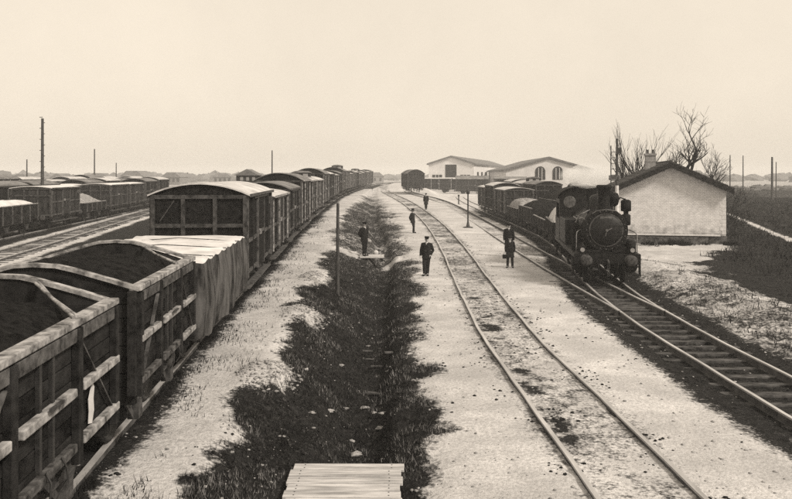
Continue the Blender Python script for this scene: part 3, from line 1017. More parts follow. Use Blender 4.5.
    MB().lathe([(.2, 1.27), (.2, 1.7), (.12, 1.76)], (1.05, -3.9, 0), 'Z', 12).build('lubricator', D, root)
    MB().tube([(-1.08, -3.0, 2.42), (-.9, -2.9, 2.75), (-.45, -2.6, 2.95)], [.03] * 3, 6).build('brake_pipe', M['loco_bright'], root)
    for q in (-1, 1):
        MB().tube([(q * .55, -4.3, 2.85), (q * .4, -4.36, 2.98), (0, -4.4, 3.04)], [.018] * 3, 6).build('smokebox_rail', M['loco_bright'], root)
        MB().tube([(q * .66, -3.9, 1.7), (q * .95, -3.8, 1.55), (q * 1.0, -3.6, 1.2)], [.09] * 3, 8).build('outside_steam_pipe', D, root)
    MB().lohi((-1.0, -4.5, 1.272), (1.0, -4.3, 1.33)).build('front_plate', D, root)
    MB().lathe([(.05, 3.5), (.05, 3.8), (.09, 3.82), (.06, 3.95)], (.3, .4, 0), 'Z', 8).build('whistle', M['loco_bright'], root)
    # chimney, dome, valves
    MB().lathe([(.36, 2.92), (.30, 3.02), (.255, 3.12), (.235, 3.5), (.26, 3.86), (.31, 3.9), (.315, 4.0), (.27, 4.03)], (0, -3.68, 0), 'Z', 24).build('chimney', D, root)
    MB().lathe([(.42, 2.82), (.38, 2.95), (.36, 3.3), (.31, 3.46), (.18, 3.56), (.04, 3.6)], (0, -1.5, 0), 'Z', 24).build('steam_dome', K, root)
    MB().lathe([(.30, 2.84), (.29, 3.2), (.2, 3.28), (.05, 3.3)], (0, -.3, 0), 'Z', 18).build('sand_dome', K, root)
    sv = MB()
    for xx in (-.13, .13):
        sv.cyl((xx, .75, 2.85), (xx, .75, 3.55), .06, .05, n=10)
    sv.tube([(-.5, -2.6, 2.75), (-.5, -2.6, 3.75)], [.05, .045], 8)
    sv.build('safety_valve', D, root)
    pu = MB().lathe([(.12, 2.35), (.19, 2.38), (.19, 2.78), (.1, 2.82), (.1, 2.92), (.21, 2.95), (.21, 3.36), (.12, 3.42)], (.92, -3.45, 0), 'Z', 16)
    pu.build('air_pump', D, root)
    MB().lathe([(.1, 3.12), (.2, 3.2), (.26, 3.45), (.2, 3.66), (.1, 3.7)], (.46, -3.1, 0), 'Z', 14).build('bell_casing', D, root)
    MB().tube([(.92, -3.45, 3.42), (.7, -3.4, 3.5), (.3, -3.5, 3.1)], [.03] * 3, 6).build('steam_pipe', D, root)
    MB().tube([(-.72, -3.3, 2.5), (-.98, -3.35, 2.1), (-1.0, -3.45, 1.1)], [.07] * 3, 8).build('exhaust_pipe', D, root)
    # cab
    n = 14
    arc = [(1.34 * math.cos(math.pi * i / n), 3.30 + .56 * math.sin(math.pi * i / n)) for i in range(n + 1)]
    cabm = MB()
    body = [(x * .96, z - .02) for x, z in arc] + [(-1.28, 1.27), (1.28, 1.27)]
    cabm.prism(body, 2.32, 2.37)
    cabm.prism([(x, z) for x, z in body if True], 4.32, 4.37)
    for q in (-1, 1):
        cabm.lohi((q * 1.23, 2.372, 1.27), (q * 1.28, 4.318, 2.3))
        cabm.lohi((q * 1.23, 2.372, 2.3), (q * 1.28, 2.6, 3.27))
        cabm.lohi((q * 1.23, 4.1, 2.3), (q * 1.28, 4.318, 3.27))
        cabm.lohi((q * 1.23, 2.6, 3.05), (q * 1.28, 4.1, 3.27))
    cab = cabm.build('cab', K, root)
    rf = MB()
    vs = [(x * 1.03, y, z + dz) for y in (2.1, 4.55) for dz, pts in ((.05, arc), (0, arc[::-1])) for x, z in pts]
    m = 2 * (n + 1)
    rf.add(vs, [tuple(range(m)), tuple(range(2 * m - 1, m - 1, -1))] + [((i + 1) % m, i, m + i, m + (i + 1) % m) for i in range(m)])
    rf.build('cab_roof', M['loco_dull'], root)
    MB().lathe([(.0, 3.84), (.24, 3.85), (.24, 3.95), (.0, 3.97)], (0, 3.3, 0), 'Z', 14).build('roof_vent', D, root)
    for q in (-1, 1):
        w = MB().lathe([(.27, -.03), (.30, -.03), (.30, .0), (.27, 0)], (q * .80, 2.315, 3.12), 'Y', 20).build('window_rim', M['loco_bright'], cab)
        MB().lathe([(.265, -.012), (.265, -.004)], (q * .80, 2.318, 3.12), 'Y', 20).build('window_pane', M['lens'], w)
    MB().tube([(-.76, -3.0, 2.62), (-.86, -1.6, 2.5), (-.9, -.5, 2.55)], [.035] * 3, 6).build('feed_pipe', M['loco_bright'], root)
    MB().tube([(.40, -3.2, 2.9), (.42, -1.0, 2.86), (.4, 2.3, 2.9)], [.03] * 3, 6).build('blower_pipe', M['loco_bright'], root)
    for q in (-1, 1):
        MB().tube([(q * .2, -.3, 3.0), (q * .72, -.5, 2.3), (q * .8, -.9, 1.0)], [.03] * 3, 6).build('sand_pipe', D, root)
        MB().lohi((q * .68, -3.0, 1.275), (q * 1.15, -2.3, 1.75)).build('tool_box', K, root, .02)
        MB().lohi((q * .2, -4.5, 1.272), (q * .85, -4.28, 1.40)).build('lamp_bracket', D, root)
    MB().lohi((-1.25, 4.38, 1.275), (1.25, 5.1, 2.35)).build('coal_bunker', K, root, .03)
    MB().lohi((-1.3, 5.1, .86), (1.3, 5.2, 1.27)).build('rear_beam', D, root)
    return root
lc = put(loco(), XC, 35.9, RAIL_R - .01)
tag(lc, 'black tank locomotive facing the camera beside the brick house', 'locomotive')

c1 = put(low_wagon('low_wagon', 5.4, 2.6, .8), XC, 45.6, RAIL_R)
tag(c1, 'low sided wagon with rounded white load directly behind the locomotive', 'wagon', 'low wagons behind the engine')
c2 = put(low_wagon('low_wagon', 6.4, 2.6, .55), XC, 52.8, RAIL_R)
tag(c2, 'low wagon carrying dark heap, second behind the locomotive', 'wagon', 'low wagons behind the engine')
c3 = put(low_wagon('low_wagon', 6.4, 2.6, .95), XC, 60.4, RAIL_R)
tag(c3, 'high railed low wagon just in front of the right boxcars', 'wagon', 'low wagons behind the engine')

c4 = put(low_wagon('low_wagon', 6.2, 2.6, .6), XC, 68.0, RAIL_R)
tag(c4, 'low wagon with mottled load coupled against the right boxcars', 'wagon', 'low wagons behind the engine')
def heap(name, m, wagon, L, W, z0, h, seed, pw_=2.0, n=26):
    mb = MB()
    vs, fs = [], []
    for j in range(n + 1):
        for i in range(n + 1):
            u, v = i / n * 2 - 1, j / n * 2 - 1
            e = max(0, (1 - abs(u) ** pw_)) * max(0, (1 - abs(v) ** (pw_ * 1.4)))
            z = z0 + h * e ** .7 * (1 + .35 * (float(fbm(u * 3 + seed, v * 3, 1.3, 3)) - .5)) + .08 * (float(vnoise(u * 9, v * 9 + seed, 1.0)) - .5) * (e > .02)
            vs.append((u * W / 2, v * L / 2, z))
    for j in range(n):
        for i in range(n):
            a = j * (n + 1) + i
            fs.append((a, a + 1, a + n + 2, a + n + 1))
    mb.add(vs, fs, True)
    k = len(mb.v)
    mb.add([(-W/2, -L/2, z0 - .3), (W/2, -L/2, z0 - .3), (W/2, L/2, z0 - .3), (-W/2, L/2, z0 - .3)], [(3, 2, 1, 0)])
    o = mb.build(name, m)
    o.location = wagon.location; o.rotation_euler = wagon.rotation_euler
    return o
tag(heap('sheeted_load', M['tarp_top'], c1, 5.0, 2.45, 1.72, 1.1, 3, 2.6), 'rounded white sheeted load on the wagon behind the locomotive', 'load')
tag(heap('coal_heap', M['coal'], c2, 6.0, 2.42, 1.50, .75, 8), 'dark coal heap on second wagon behind the locomotive', 'load')
tag(heap('coal_heap', M['coal'], c3, 6.0, 2.42, 1.85, .6, 18), 'dark coal heap on wagon in front of the right boxcars', 'load')
for wg, lv_, lab in ((w1, 2.24, 'dark coal lying inside the nearest open wagon'), (w2, 2.24, 'dark coal lying low inside the second open wagon')):
    ln_ = 4.1 if wg is w1 else 3.56
    tag(heap('coal_load', M['coal'], wg, ln_, 2.5, lv_, .3, 2 + lv_, 2.2, 40), lab, 'coal')
for i, (dd, k) in enumerate(((76.0, 'b'), (84.0, 'a'), (92.0, 'b'))):
    o = put(get_box(k, **kinds[k]), XC, dd, RAIL_R)
    tag(o, '%s, %s of the boxcars behind the locomotive' % (looks[k], ORD[i]), 'boxcar', 'boxcars of the engine train')
tag(heap('crate_load', M['stone_load'], c4, 5.8, 2.4, 1.55, .8, 21, 4), 'mottled pale load on low wagon against the right boxcars', 'load')
for dd, sd2, hh, lb in ((60.0, 4, 1.3, 'first'), (67.5, 9, 1.7, 'second'), (75.0, 14, 1.2, 'third')):
    yw = put(low_wagon('low_wagon', 6.6, 2.6, .9), XD, dd, RAIL_R + .2)
    tag(yw, 'dark heaped wagon, %s on the siding beyond the engine train' % lb, 'wagon', 'wagons on the siding behind the engine')
    tag(heap('coal_heap', M['coal'], yw, 6.2, 2.4, 1.85, hh, sd2, 1.6), 'irregular dark heap on %s wagon of the siding behind engine' % lb, 'load')
for i, (dd, k) in enumerate(((83.2, 'e'), (91.4, 'd'), (99.6, 'a'))):
    o = put(get_box(k, **kinds[k]), XD, dd, RAIL_R + .3)
    tag(o, '%s, %s on the siding beyond the engine train' % (looks[k], ORD[i]), 'boxcar', 'boxcars on the siding behind the engine')
# standing wagon at the far end of the middle track, and the crosswise rank before the sheds
BOXES['f'] = boxcar('boxcar', L=7.0, W=3.0, body='box_mid', roof='roof_grey', pale=False, Hs=2.35, rise=.75)
o = put(BOXES['f'], XB, 141, RAIL_R + .2)
tag(o, 'grey boxcar with high round roof end in the distance', 'boxcar')
o = copy_tree(BOXES['f']); put(o, XB, 150, RAIL_R + .2)
tag(o, 'second round roofed boxcar directly behind the distant grey one', 'boxcar')
for i, (xx, yy, az, k) in enumerate(((8.6, 169, 82, 'b'), (16.4, 168, 84, 'f'), (24.4, 167, 84, 'c'), (14.0, 186, 80, 'a'))):
    o = copy_tree(BOXES[k]); o.location = (xx, yy, .3 + float(lift(xx, yy))); o.rotation_euler = (0, 0, R(az))
    tag(o, ['worn boxcar standing broadside, leftmost before the gabled shed', 'round roofed boxcar broadside under the gabled shed door', 'grey roofed boxcar broadside between the two sheds', 'dark boxcar broadside against the gabled shed wall'][i], 'boxcar', 'boxcars before the sheds')

# --- left yard
def yard_open(fn, d, lab, L=6.4, H=.95):
    o = put(low_wagon('low_wagon', L, 2.65, H), fn, d, RAIL_L)
    tag(o, lab, 'wagon', 'wagons of the left yard')
    return o
yard_open(XL1, 41.6, 'dark low wagon at the left edge of the yard', H=1.2)
y2 = yard_open(XL1, 49.2, 'low wagon with flat white load beside the tall pole')
tag(heap('white_load', M['tarp_top'], y2, 5.6, 2.4, 1.95, .28, 5, 5), 'flat white load on low wagon beside the tall pole', 'load')
o = put(get_box('g', **kinds['g']), XL1, 58.4, RAIL_L)
tag(o, 'low boxcar with bright roof right of the tall pole', 'boxcar', 'boxcars of the left yard')
y4 = yard_open(XL1, 67.2, 'low wagon heaped with pale rubble in the left yard', H=.55)
tag(heap('rubble_heap', M['stone_load'], y4, 5.6, 2.4, 1.5, .75, 11, 1.3), 'pointed pale rubble heap on low wagon in left yard', 'load')
for i, (dd, k) in enumerate(((75.4, 'g'), (83.4, 'g'), (91.4, 'e'), (99.4, 'a'))):
    o = put(get_box(k, **kinds[k]), XL1, dd, RAIL_L)
    tag(o, '%s, %s after the rubble wagon in left yard' % (looks[k], ORD[i]), 'boxcar', 'boxcars of the left yard')
for i, (dd, k) in enumerate(((52, 'e'), (60, 'e'), (68, 'e'), (76, 'g'), (84, 'e'), (92, 'a'), (100, 'e'), (108, 'a'))):
    o = put(get_box(k, **kinds[k]), XL2, dd, RAIL_L - .1)
    tag(o, '%s, %s from the left edge in yard second rank' % (looks[k], ORD[i]), 'boxcar', 'boxcars of the second rank')
for i, (dd, k) in enumerate(((84, 'a'), (92, 'c'), (100, 'a'), (108, 'b'), (116, 'a'), (124, 'c'), (132, 'a'), (140, 'b'), (148, 'a'))):
    o = put(get_box(k, **kinds[k]), XL3, dd, RAIL_L)
    tag(o, '%s, %s from the left edge in yard rearmost rank' % (looks[k], ORD[i]), 'boxcar', 'boxcars of the rearmost rank')

# ------------------------------------------------------------------ brick house
def house():
    root = empty('brick_house', (18.35, 52.2, 0), R(-12))
    hw, L, ze, za = 3.5, 7.2, 3.72, 5.30
    slope = (za - ze) / hw
    wall = MB()
    prof = [(-hw, -.1), (hw, -.1), (hw, ze), (0, za), (-hw, ze)]
    wall.add([(x, 0, z) for x, z in prof] + [(x, L, z) for x, z in prof], [(0, 1, 2, 3, 4), (9, 8, 7, 6, 5), (1, 0, 5, 6), (2, 1, 6, 7), (0, 4, 9, 5)])
    wo_ = wall.build('wall', M['brick'], root)
    # corner quoins slightly proud
    for q in (-1, 1):
        k = 0
        z = .62
        while z < ze - .4:
            w = .36 if k % 2 else .24
            MB().lohi((q * (hw + .012), -.012, z + .006), (q * (hw - w), .03, z + .24)).build('quoin', M['whitebrick_trim'], wo_)
            z += .25; k += 1
    # stepped corbels beneath the verge
    for q in (-1, 1):
        nst = 9
        for k in range(nst):
            x0, x1 = hw * (1 - k / nst), hw * (1 - (k + 1) / nst)
            zt_ = ze + slope * (hw - x0) - .02
            c = MB().lohi((q * x0, -.26, zt_ - .13), (q * (x1 + .004), .02, zt_ + .14))
            c.build('corbel', M['corbel'], wo_)
    # plinth
    MB().lohi((-hw - .06, -.07, -.1), (hw + .06, L + .05, .52)).build('plinth', M['damp'], root)
    led = MB().lohi((-hw - .10, -.34, .521), (hw - .4, -.071, .60))
    led.build('ledge', M['whitebrick_trim'], root)
    lw = MB().lohi((-hw - 2.4, -.62, -.1), (hw - 1.2, -.30, .44)).build('low_wall', M['damp'], root)
    # roof slabs with tile courses
    ov, th = .52, .13
    rf = empty('roof', (0, 0, 0), 0, root)
    for q in (-1, 1):
        ang = math.atan(slope)
        n = 9
        ln = (hw + .42) / math.cos(ang)
        ux, uz = q * math.cos(ang), -math.sin(ang)
        for k in range(n):
            a0, a1 = ln * k / n, ln * (k + 1) / n + .05
            z0 = za + .16
            p0 = (ux * a0, z0 + uz * a0); p1 = (ux * a1, z0 + uz * a1 + .03)
            t = .10
            poly = [(p0[0], p0[1]), (p1[0], p1[1]), (p1[0], p1[1] - t), (p0[0], p0[1] - t)]
            if q < 0: poly = poly[::-1]
            MB().prism(poly, -ov, L + ov).build('tile_course', M['slate'], rf)
        pv = [(0, za + .06), (ux * ln, za + .06 + uz * ln), (ux * ln, za - .26 + uz * ln), (0, za - .26)]
        if q < 0: pv = pv[::-1]
        MB().prism(pv, -ov - .03, -ov + .04).build('verge_board', M['post_dark'], rf)
        MB().prism(pv, L + ov - .04, L + ov + .03).build('verge_board', M['post_dark'], rf)
        for k in range(3):
            a0 = ln * (k + .4) / 3
            MB().box((ux * a0, -.16, za + .0 + uz * a0), (.14, .36, .12)).build('purlin', M['post_dark'], rf)
    MB().cyl((0, -ov - .03, za + .15), (0, L + ov, za + .15), .09, n=10).build('ridge', M['slate'], rf)
    ch = MB().lohi((-1.25, 3.2, 4.0), (-.55, 3.9, 5.95))
    ch.lohi((-1.31, 3.14, 5.95), (-.49, 3.96, 6.08))
    ch.lohi((-1.27, 3.18, 5.5), (-.53, 3.92, 5.58))
    ch = ch.build('chimney', M['chimney'], root)
    for xx in (-1.09, -.71):
        MB().lathe([(.13, 6.08), (.10, 6.14), (.09, 6.32), (.12, 6.36)], (xx, 3.55, 0), 'Z', 12).build('chimney_pot', M['pot'], ch)
    # door and window in the track side wall
    for yy, nm in ((1.2, 'window'), (3.4, 'door'), (5.6, 'window')):
        z0, z1 = (1.1, 2.5) if nm == 'window' else (.55, 2.6)
        w = MB().lohi((-hw - .03, yy - .5, z0), (-hw + .01, yy + .5, z1)).build(nm, M['post_mid'], root)
        if nm == 'window':
            for a in (-.24, .24):
                for b in (.25, .75):
                    MB().lohi((-hw - .045, yy + a - .19, z0 + (z1 - z0) * b - .28), (-hw - .031, yy + a + .19, z0 + (z1 - z0) * b + .28)).build('pane', M['opening'], w)
        else:
            MB().box((-hw - .06, yy + .38, 1.5), (.05, .05, .14)).build('handle', M['iron'], w)
    tag(root, 'small pale brick house with dark gabled roof and stepped corbels', 'house')
house()

# ------------------------------------------------------------------ sheds
def shed(loc, rz, W, L, ze, za, name, lab, arched=False, flip=1):
    root = empty(name, loc, rz)
    hw = W / 2
    w = MB()
    prof = [(-hw, 0), (hw, 0), (hw, ze), (0, za), (-hw, ze)]
    w.add([(x, 0, z) for x, z in prof] + [(x, L, z) for x, z in prof], [(0, 1, 2, 3, 4), (9, 8, 7, 6, 5), (2, 1, 6, 7), (0, 4, 9, 5)])
    w.build('wall', M['shed_wall'], root)
    rf = MB()
    for q in (-1, 1):
        sl = (za - ze) / hw
        e = hw + .5
        poly = [(0, za + .4), (q * e, ze - .5 * sl + .4), (q * e, ze - .5 * sl), (0, za)]
        rf.prism(poly if q > 0 else poly[::-1], -.5, L + .5)
    rf.build('roof', M['shed_roof'], root)
    if arched:
        for cx, cz in ((-2.0, 5.0), (2.0, 5.0)):
            poly = [(cx + 1.15 * math.cos(t * math.pi / 10), cz + .4 + 1.15 * math.sin(t * math.pi / 10)) for t in range(11)] + [(cx - 1.15, cz - 1.5), (cx + 1.15, cz - 1.5)]
            wi = MB().prism(poly, -.10, -.02).build('arched_window', M['opening'], root)
            for xx in (-.4, .4):
                MB().lohi((cx + xx - .06, -.16, cz - 1.45), (cx + xx + .06, -.101, cz + 1.2)).build('glazing_bar', M['shed_wall'], wi)
    else:
        MB().lohi((-1.6, -.10, 1.0), (1.5, -.02, 7.4)).build('door', M['opening'], root)
        for cx in (-3.9, 3.9):
            wi = MB().lohi((cx - 1.35, -.10, 3.3), (cx + 1.35, -.02, 4.6)).build('window', M['opening'], root)
            for k in (-.45, .45):
                MB().lohi((cx + k - .06, -.15, 3.32), (cx + k + .06, -.101, 4.58)).build('glazing_bar', M['shed_wall'], wi)
        for k in range(9):
            MB().lohi((hw + .02, 6 + k * 8.5, 2.5), (hw + .10, 9 + k * 8.5, 5.4)).build('window', M['opening'], root)
    tag(root, lab, 'shed', 'goods sheds on the skyline')
shed((15.2, 215, 0), R(-14), 12.6, 84, 7.5, 9.5, 'goods_shed', 'gabled shed with dark central doorway on the skyline')
shed((35.3, 180, 0), R(-3), 19.8, 60, 5.6, 8.4, 'goods_shed', 'wide shed with two arched windows behind the steam', True)

# ------------------------------------------------------------------ poles, posts, signals
def pole(name, x, y, h, r, lab, cat='pole', arms=0, group=None, steps_=False, z=None):
    z0 = gz(x, y) if z is None else z
    root = empty(name, (x, y, z0))
    sh = MB().cyl((0, 0, -.3), (.02, 0, h), r, r * .7, n=10)
    sh.build('shaft', M['pole'], root)
    for k in range(arms):
        zz = h - .25 - k * .42
        a = MB().box((0, 0, zz), (1.3, .09, .09)).build('crossarm', M['pole'], root)
        ins = MB()
        for xx in (-.55, -.3, .3, .55):
            ins.cyl((xx, 0, zz + .04), (xx, 0, zz + .2), .035, .025, n=6)
        ins.build('insulator', M['whitebrick_trim'], a)
    if steps_:
        for k in range(int(h / .45)):
            s = MB()
            s.box(((.09 if k % 2 else -.09), 0, .6 + k * .45), (.26, .05, .05)).build('climbing_step', M['pole'], root)
    tag(root, lab, cat, group)
    return root
pole('telegraph_pole', -28.8, 63.5, 8.6, .15, 'tall dark pole rising among the left yard wagons', 'pole', 0, steps_=True)
pole('telegraph_pole', -58, 150, 9.0, .16, 'thin distant pole above the left yard, tallest of the far ones', 'pole')
pole('telegraph_pole', -61, 170, 7.2, .14, 'shorter distant pole right of the tallest far pole', 'pole')
pole('telegraph_pole', -71, 150, 7.0, .16, 'distant pole near the left edge of the picture', 'pole')
pole('telegraph_pole', -15.9, 100, 7.2, .10, 'thin mast standing behind the left boxcars', 'mast', z=.5)
pole('timber_post', -2.15, 28.6, 3.35, .075, 'slim dark post standing in the ditch bank', 'post')
for i, (px, dd, top, rr) in enumerate(((772, 140, 157, .22), (776, 141, 162, .10), (743, 175, 158, .14), (730, 150, 155, .12))):
    xx = (px - 396) * dd / FPX
    pole('telegraph_pole', xx, dd, CAM_Z + (HOR - top) * dd / FPX, rr, ['stout pole in the field at the right edge', 'thin pole beside the stout one at right edge', 'distant pole in the middle of the right field', 'distant pole just right of the house roof'][i], 'pole')
# lamp post between the tracks
lp = empty('lamp_post', (5.85, 63.4, gz(5.85, 63.4)))
MB().lathe([(.42, -.05), (.40, .06), (.16, .10), (.10, .35), (.065, .5), (.055, 2.7), (.09, 2.75)], n=12).build('column', M['iron'], lp)
MB().lathe([(.05, 2.72), (.14, 2.76), (.17, 3.0), (.06, 3.1)], n=10).build('lantern', M['iron'], lp)
tag(lp, 'thin dark post with wide base between the tracks', 'post')
mk = empty('marker_post', (11.3 - .0 - 1.9, 122 - 5, 0))
MB().lathe([(.35, 0), (.3, .1), (.1, .2), (.09, 1.3), (.16, 1.4), (.14, 1.6)], n=10).build('column', M['iron'], mk)
tag(mk, 'short dark post in the distance beyond the thin post', 'post')
lv = empty('point_lever', (9.0, 83, 0))
MB().lohi((-.45, -.3, -.05), (.45, .3, .28)).build('base', M['iron'], lv, .03)
MB().bar((0, 0, .2), (.35, .05, .95), .05).build('lever', M['iron'], lv)
MB().ball((.36, .05, 1.0), .12).build('weight', M['iron'], lv)
tag(lv, 'small dark point lever beside the right boxcars', 'lever')
# signal mast left of the house
sg = empty('signal_mast', (12.75, 45.0, gz(12.75, 45)))
MB().cyl((0, 0, -.2), (0, 0, 3.9), .11, .10, n=10).build('lower_mast', M['whitebrick_trim'], sg)
MB().cyl((0, 0, 3.9), (0, 0, 6.6), .09, .06, n=10).build('upper_mast', M['pole'], sg)
MB().cyl((-.35, 0, 2.0), (-.35, 0, 6.2), .03, n=6).build('ladder_rail', M['iron'], sg)
for k in range(12):
    MB().bar((-.35, 0, 2.2 + k * .33), (0, 0, 2.2 + k * .33), .03).build('rung', M['iron'], sg)
MB().box((-.18, -.08, 4.35), (.62, .05, .28)).build('signal_board', M['post_mid'], sg)
MB().box((.05, -.1, 5.9), (.22, .2, .34)).build('signal_lamp', M['iron'], sg)
tag(sg, 'slender signal mast with ladder left of the house roof', 'signal')

# ------------------------------------------------------------------ plank crossings over the ditch
def crossing(name, x0, x1, y0, n, w, z, lab, m='board'):
    root = empty(name, ((x0 + x1) / 2, y0, z))
    L = x1 - x0
    for k in range(n):
        o = MB().box((0, 0, 0), (L + random.uniform(-.14, .03), w - random.uniform(.018, .04), .05)).build('plank', M[m], root, .008)
        o.location = (random.uniform(-.04, .04), w * (k + .5), random.uniform(-.012, .012))
        o.rotation_euler = (random.uniform(-.03, .03), random.uniform(-.008, .008), random.uniform(-.012, .012))
        for xx in (-L / 2 + .16, L / 2 - .18):
            for yy in (-.06, .05):
                MB().cyl((xx, yy, .02), (xx, yy, .028), .012, n=6).build('nail', M['iron'], o)
    for xx in (-L / 2 + .15, L / 2 - .15):
        MB().lohi((xx - .07, -.02, -.19), (xx + .07, n * w + .02, -.03)).build('bearer', M['post_dark'], root)
    tag(root, lab, 'footbridge', 'plank crossings over the ditch')
crossing('plank_bridge', -1.55, .09, 10.1, 7, .245, .15, 'pale plank crossing over the ditch at the bottom edge')
crossing('plank_bridge', -1.98, -.62, 41.6, 6, .25, .14, 'small plank crossing beneath the standing man in the ditch')
# loose boards and stones in the ditch
for (px, py, L, a) in ((382, 357, .75, .05), (378, 383, .6, -.1), (392, 356, .5, .2), (366, 341, .5, .1), (371, 349, .4, -.2), (398, 222, 1.3, .3), (374, 218, 2.4, .25)):
    dd = FPX * (CAM_Z + .3) / (py - HOR)
    xx = (px - 396) * dd / FPX
    o = MB().box((0, 0, 0), (L * .8, .11, .03)).build('loose_board', M['sleeper'])
    o.location = (xx, dd, gz(xx, dd) + .04); o.rotation_euler = (.03, .05, a)
LBL = ['longer loose pale board lying across the ditch channel', 'loose board nearest the camera in the ditch', 'loose board on right slope of the ditch channel', 'loose board farthest up the near ditch channel', 'short loose board in the shadowed ditch middle', 'short fallen board on far path beside the ditch', 'long fallen board in the weeds beyond the second crossing']
for o, l in zip([o for o in COL.objects if o.name.startswith('loose_board')], LBL):
    tag(o, l, 'board', 'loose boards in the ditch')
mp_ = empty('marker_stake', (-1.15, 43.6, gz(-1.15, 43.6)))
MB().cyl((0, 0, -.1), (0.03, 0, .55), .035, n=7).build('stake', M['pale_timber'], mp_)
MB().ball((.03, 0, .66), .15, (1, .6, 1), jit=.1).build('disc', M['cloth_pale'], mp_)
tag(mp_, 'short pale stake with round head beside the ditch man', 'stake')

# fallen posts/ hut beyond the boxcars
hut = empty('lineside_hut', (-17.6, 92, .5))
MB().lohi((-1.25, 0, 0), (1.25, 3, 4.0)).build('wall', M['box_mid'], hut)
MB().prism([(1.5, 4.0), (0, 4.75), (-1.5, 4.0)], -.2, 3.2).build('roof', M['shed_roof'], hut)
for xx in (-.6, .1, .8):
    MB().box((xx, -.01, 3.6), (.35, .04, .45)).build('window', M['lens'], hut)
tag(hut, 'small dark hut roof showing above the left boxcars', 'hut')

# ------------------------------------------------------------------ people
def figure(loc, face, h=1.76, arms='down', coat=.0, spread=.11, suit='suit', cap='peak', hold=False, head_turn=0.0, belly=1.0, lab='', step=.06, tilt=0.0):
    root = empty('person', loc, face)
    root.rotation_euler = (0, R(tilt), face)
    k = h / 1.76
    V = lambda *p: Vector(p) * k
    def limb(mb, pts, rs, n=10):
        for (a, ra), (b, rb) in zip(zip(pts[:-1], rs[:-1]), zip(pts[1:], rs[1:])):
            mb.cyl(a, b, ra * k, rb * k, n=n)
        for p, r in zip(pts, rs):
            mb.ball(p, r * k, n=n, m=6)
    # joints; the figure faces -y
    sh = [V(q * .195, .0, 1.42) for q in (-1, 1)]
    if arms == 'down':
        el = [V(q * .255, .03, 1.13) for q in (-1, 1)]; wr = [V(q * .25, -.05, .89) for q in (-1, 1)]
    elif arms == 'behind':
        el = [V(q * .27, .10, 1.15) for q in (-1, 1)]; wr = [V(q * .07, .20, .98) for q in (-1, 1)]
    else:       # one hand in pocket, the other hanging with something light
        el = [V(-.265, .03, 1.14), V(.285, .07, 1.15)]; wr = [V(-.27, -.06, .90), V(.19, -.06, .95)]
    hp = [V(q * .09, 0, .93) for q in (-1, 1)]
    kn = [V(q * (.05 + spread * .5), -.02, .50) for q in (-1, 1)]
    an = [V(q * spread, .02, .09) for q in (-1, 1)]
    an[0] = an[0] + V(0, -step, 0); kn[0] = kn[0] + V(0, -step * .7, 0)
    ball_ = [a_ + V(q * .045, -.15, -.05) for a_, q in zip(an, (-1, 1))]
    hd = V(0, -.02, 1.645)
    T = Matrix.Rotation(head_turn, 3, 'Z')
    b = MB()
    limb(b, [V(0, 0, .95), V(0, .0, 1.15), V(0, .0, 1.36)], [.12, .125, .13])
    limb(b, [V(0, 0, 1.42), V(0, -.01, 1.56)], [.06, .055])
    limb(b, [sh[0], V(0, 0, 1.43), sh[1]], [.06, .07, .06])
    b.ball(hd, .1 * k, (.78, .95, 1.17), 16, 12)
    b.ball(hd + T @ V(0, -.02, -.06), .07 * k, (.85, .95, .9), 12, 8)
    b.ball(hd + T @ V(0, -.105, -.012), .016 * k, (.8, 1.2, 1.4))          # nose
    b.ball(hd + T @ V(0, -.088, -.058), .016 * k, (1.6, .6, .45))          # lips
    for q in (-1, 1):
        b.ball(hd + T @ V(q * .082, .01, -.01), .022 * k, (.45, .9, 1.3))    # ears
        b.ball(hd + T @ V(q * .034, -.088, .018), .013 * k, (1, .7, .8))    # brow / eye bulge
    for i in (0, 1):
        limb(b, [sh[i], el[i], wr[i]], [.05, .042, .03])
        limb(b, [hp[i], kn[i], an[i]], [.075, .055, .042])
        limb(b, [an[i], ball_[i]], [.04, .035])
        # hand: palm and five fingers
        q = -1 if i == 0 else 1
        dn = (wr[i] - el[i]).normalized()
        fw = Vector((0, -1, 0)); fw = (fw - dn * fw.dot(dn)).normalized()
        sd_ = dn.cross(fw)
        pc = wr[i] + dn * .05 * k
        limb(b, [wr[i], pc + fw * .015 * k], [.028, .030], 8)
        limb(b, [pc - fw * .022 * k, pc + fw * .024 * k], [.022, .022], 8)
        for f_, ln in ((-.030, .058), (-.010, .072), (.010, .078), (.030, .07)):
            p0 = pc + dn * .02 * k + fw * f_ * k
            p1 = p0 + dn * ln * .55 * k
            p2 = p1 + (dn * .7 - sd_ * .55 * q * (1 if True else 0)) * ln * .5 * k
            limb(b, [p0, p1, p2], [.0105, .0095, .008], 6)
        t0 = pc + fw * .03 * k
        limb(b, [t0, t0 + (fw * .6 + dn * .5) * .035 * k, t0 + (fw * .4 + dn * .9) * .065 * k], [.013, .011, .009], 6)
    body = b.build('body', M['skin'], root)
    rm = body.modifiers.new('remesh', 'REMESH'); rm.mode = 'VOXEL'; rm.voxel_size = .0085 * k; rm.use_smooth_shade = True
    sm = body.modifiers.new('smooth', 'SMOOTH'); sm.factor = .4; sm.iterations = 2
    # jacket / coat
    j = MB()
    top = 1.45
    hem = .80 - coat
    bw_ = .165 * belly
    j.lathe([(.05, 1.50), (.12, 1.475), (.175, 1.42), (.185, 1.3), (.172 * belly, 1.12), (.178 * belly, .98), (.19, .88), (.20 + coat * .14, hem)], n=20)
    for t in range(len(j.v)):
        x_, y_, z_ = j.v[t]
        j.v[t] = (x_ * 1.08 * k, y_ * (.72 if z_ > 1.2 else .78) * k, z_ * k)
    for i in (0, 1):
        limb(j, [sh[i], el[i], wr[i] - (wr[i] - el[i]).normalized() * .02], [.072, .063, .05])
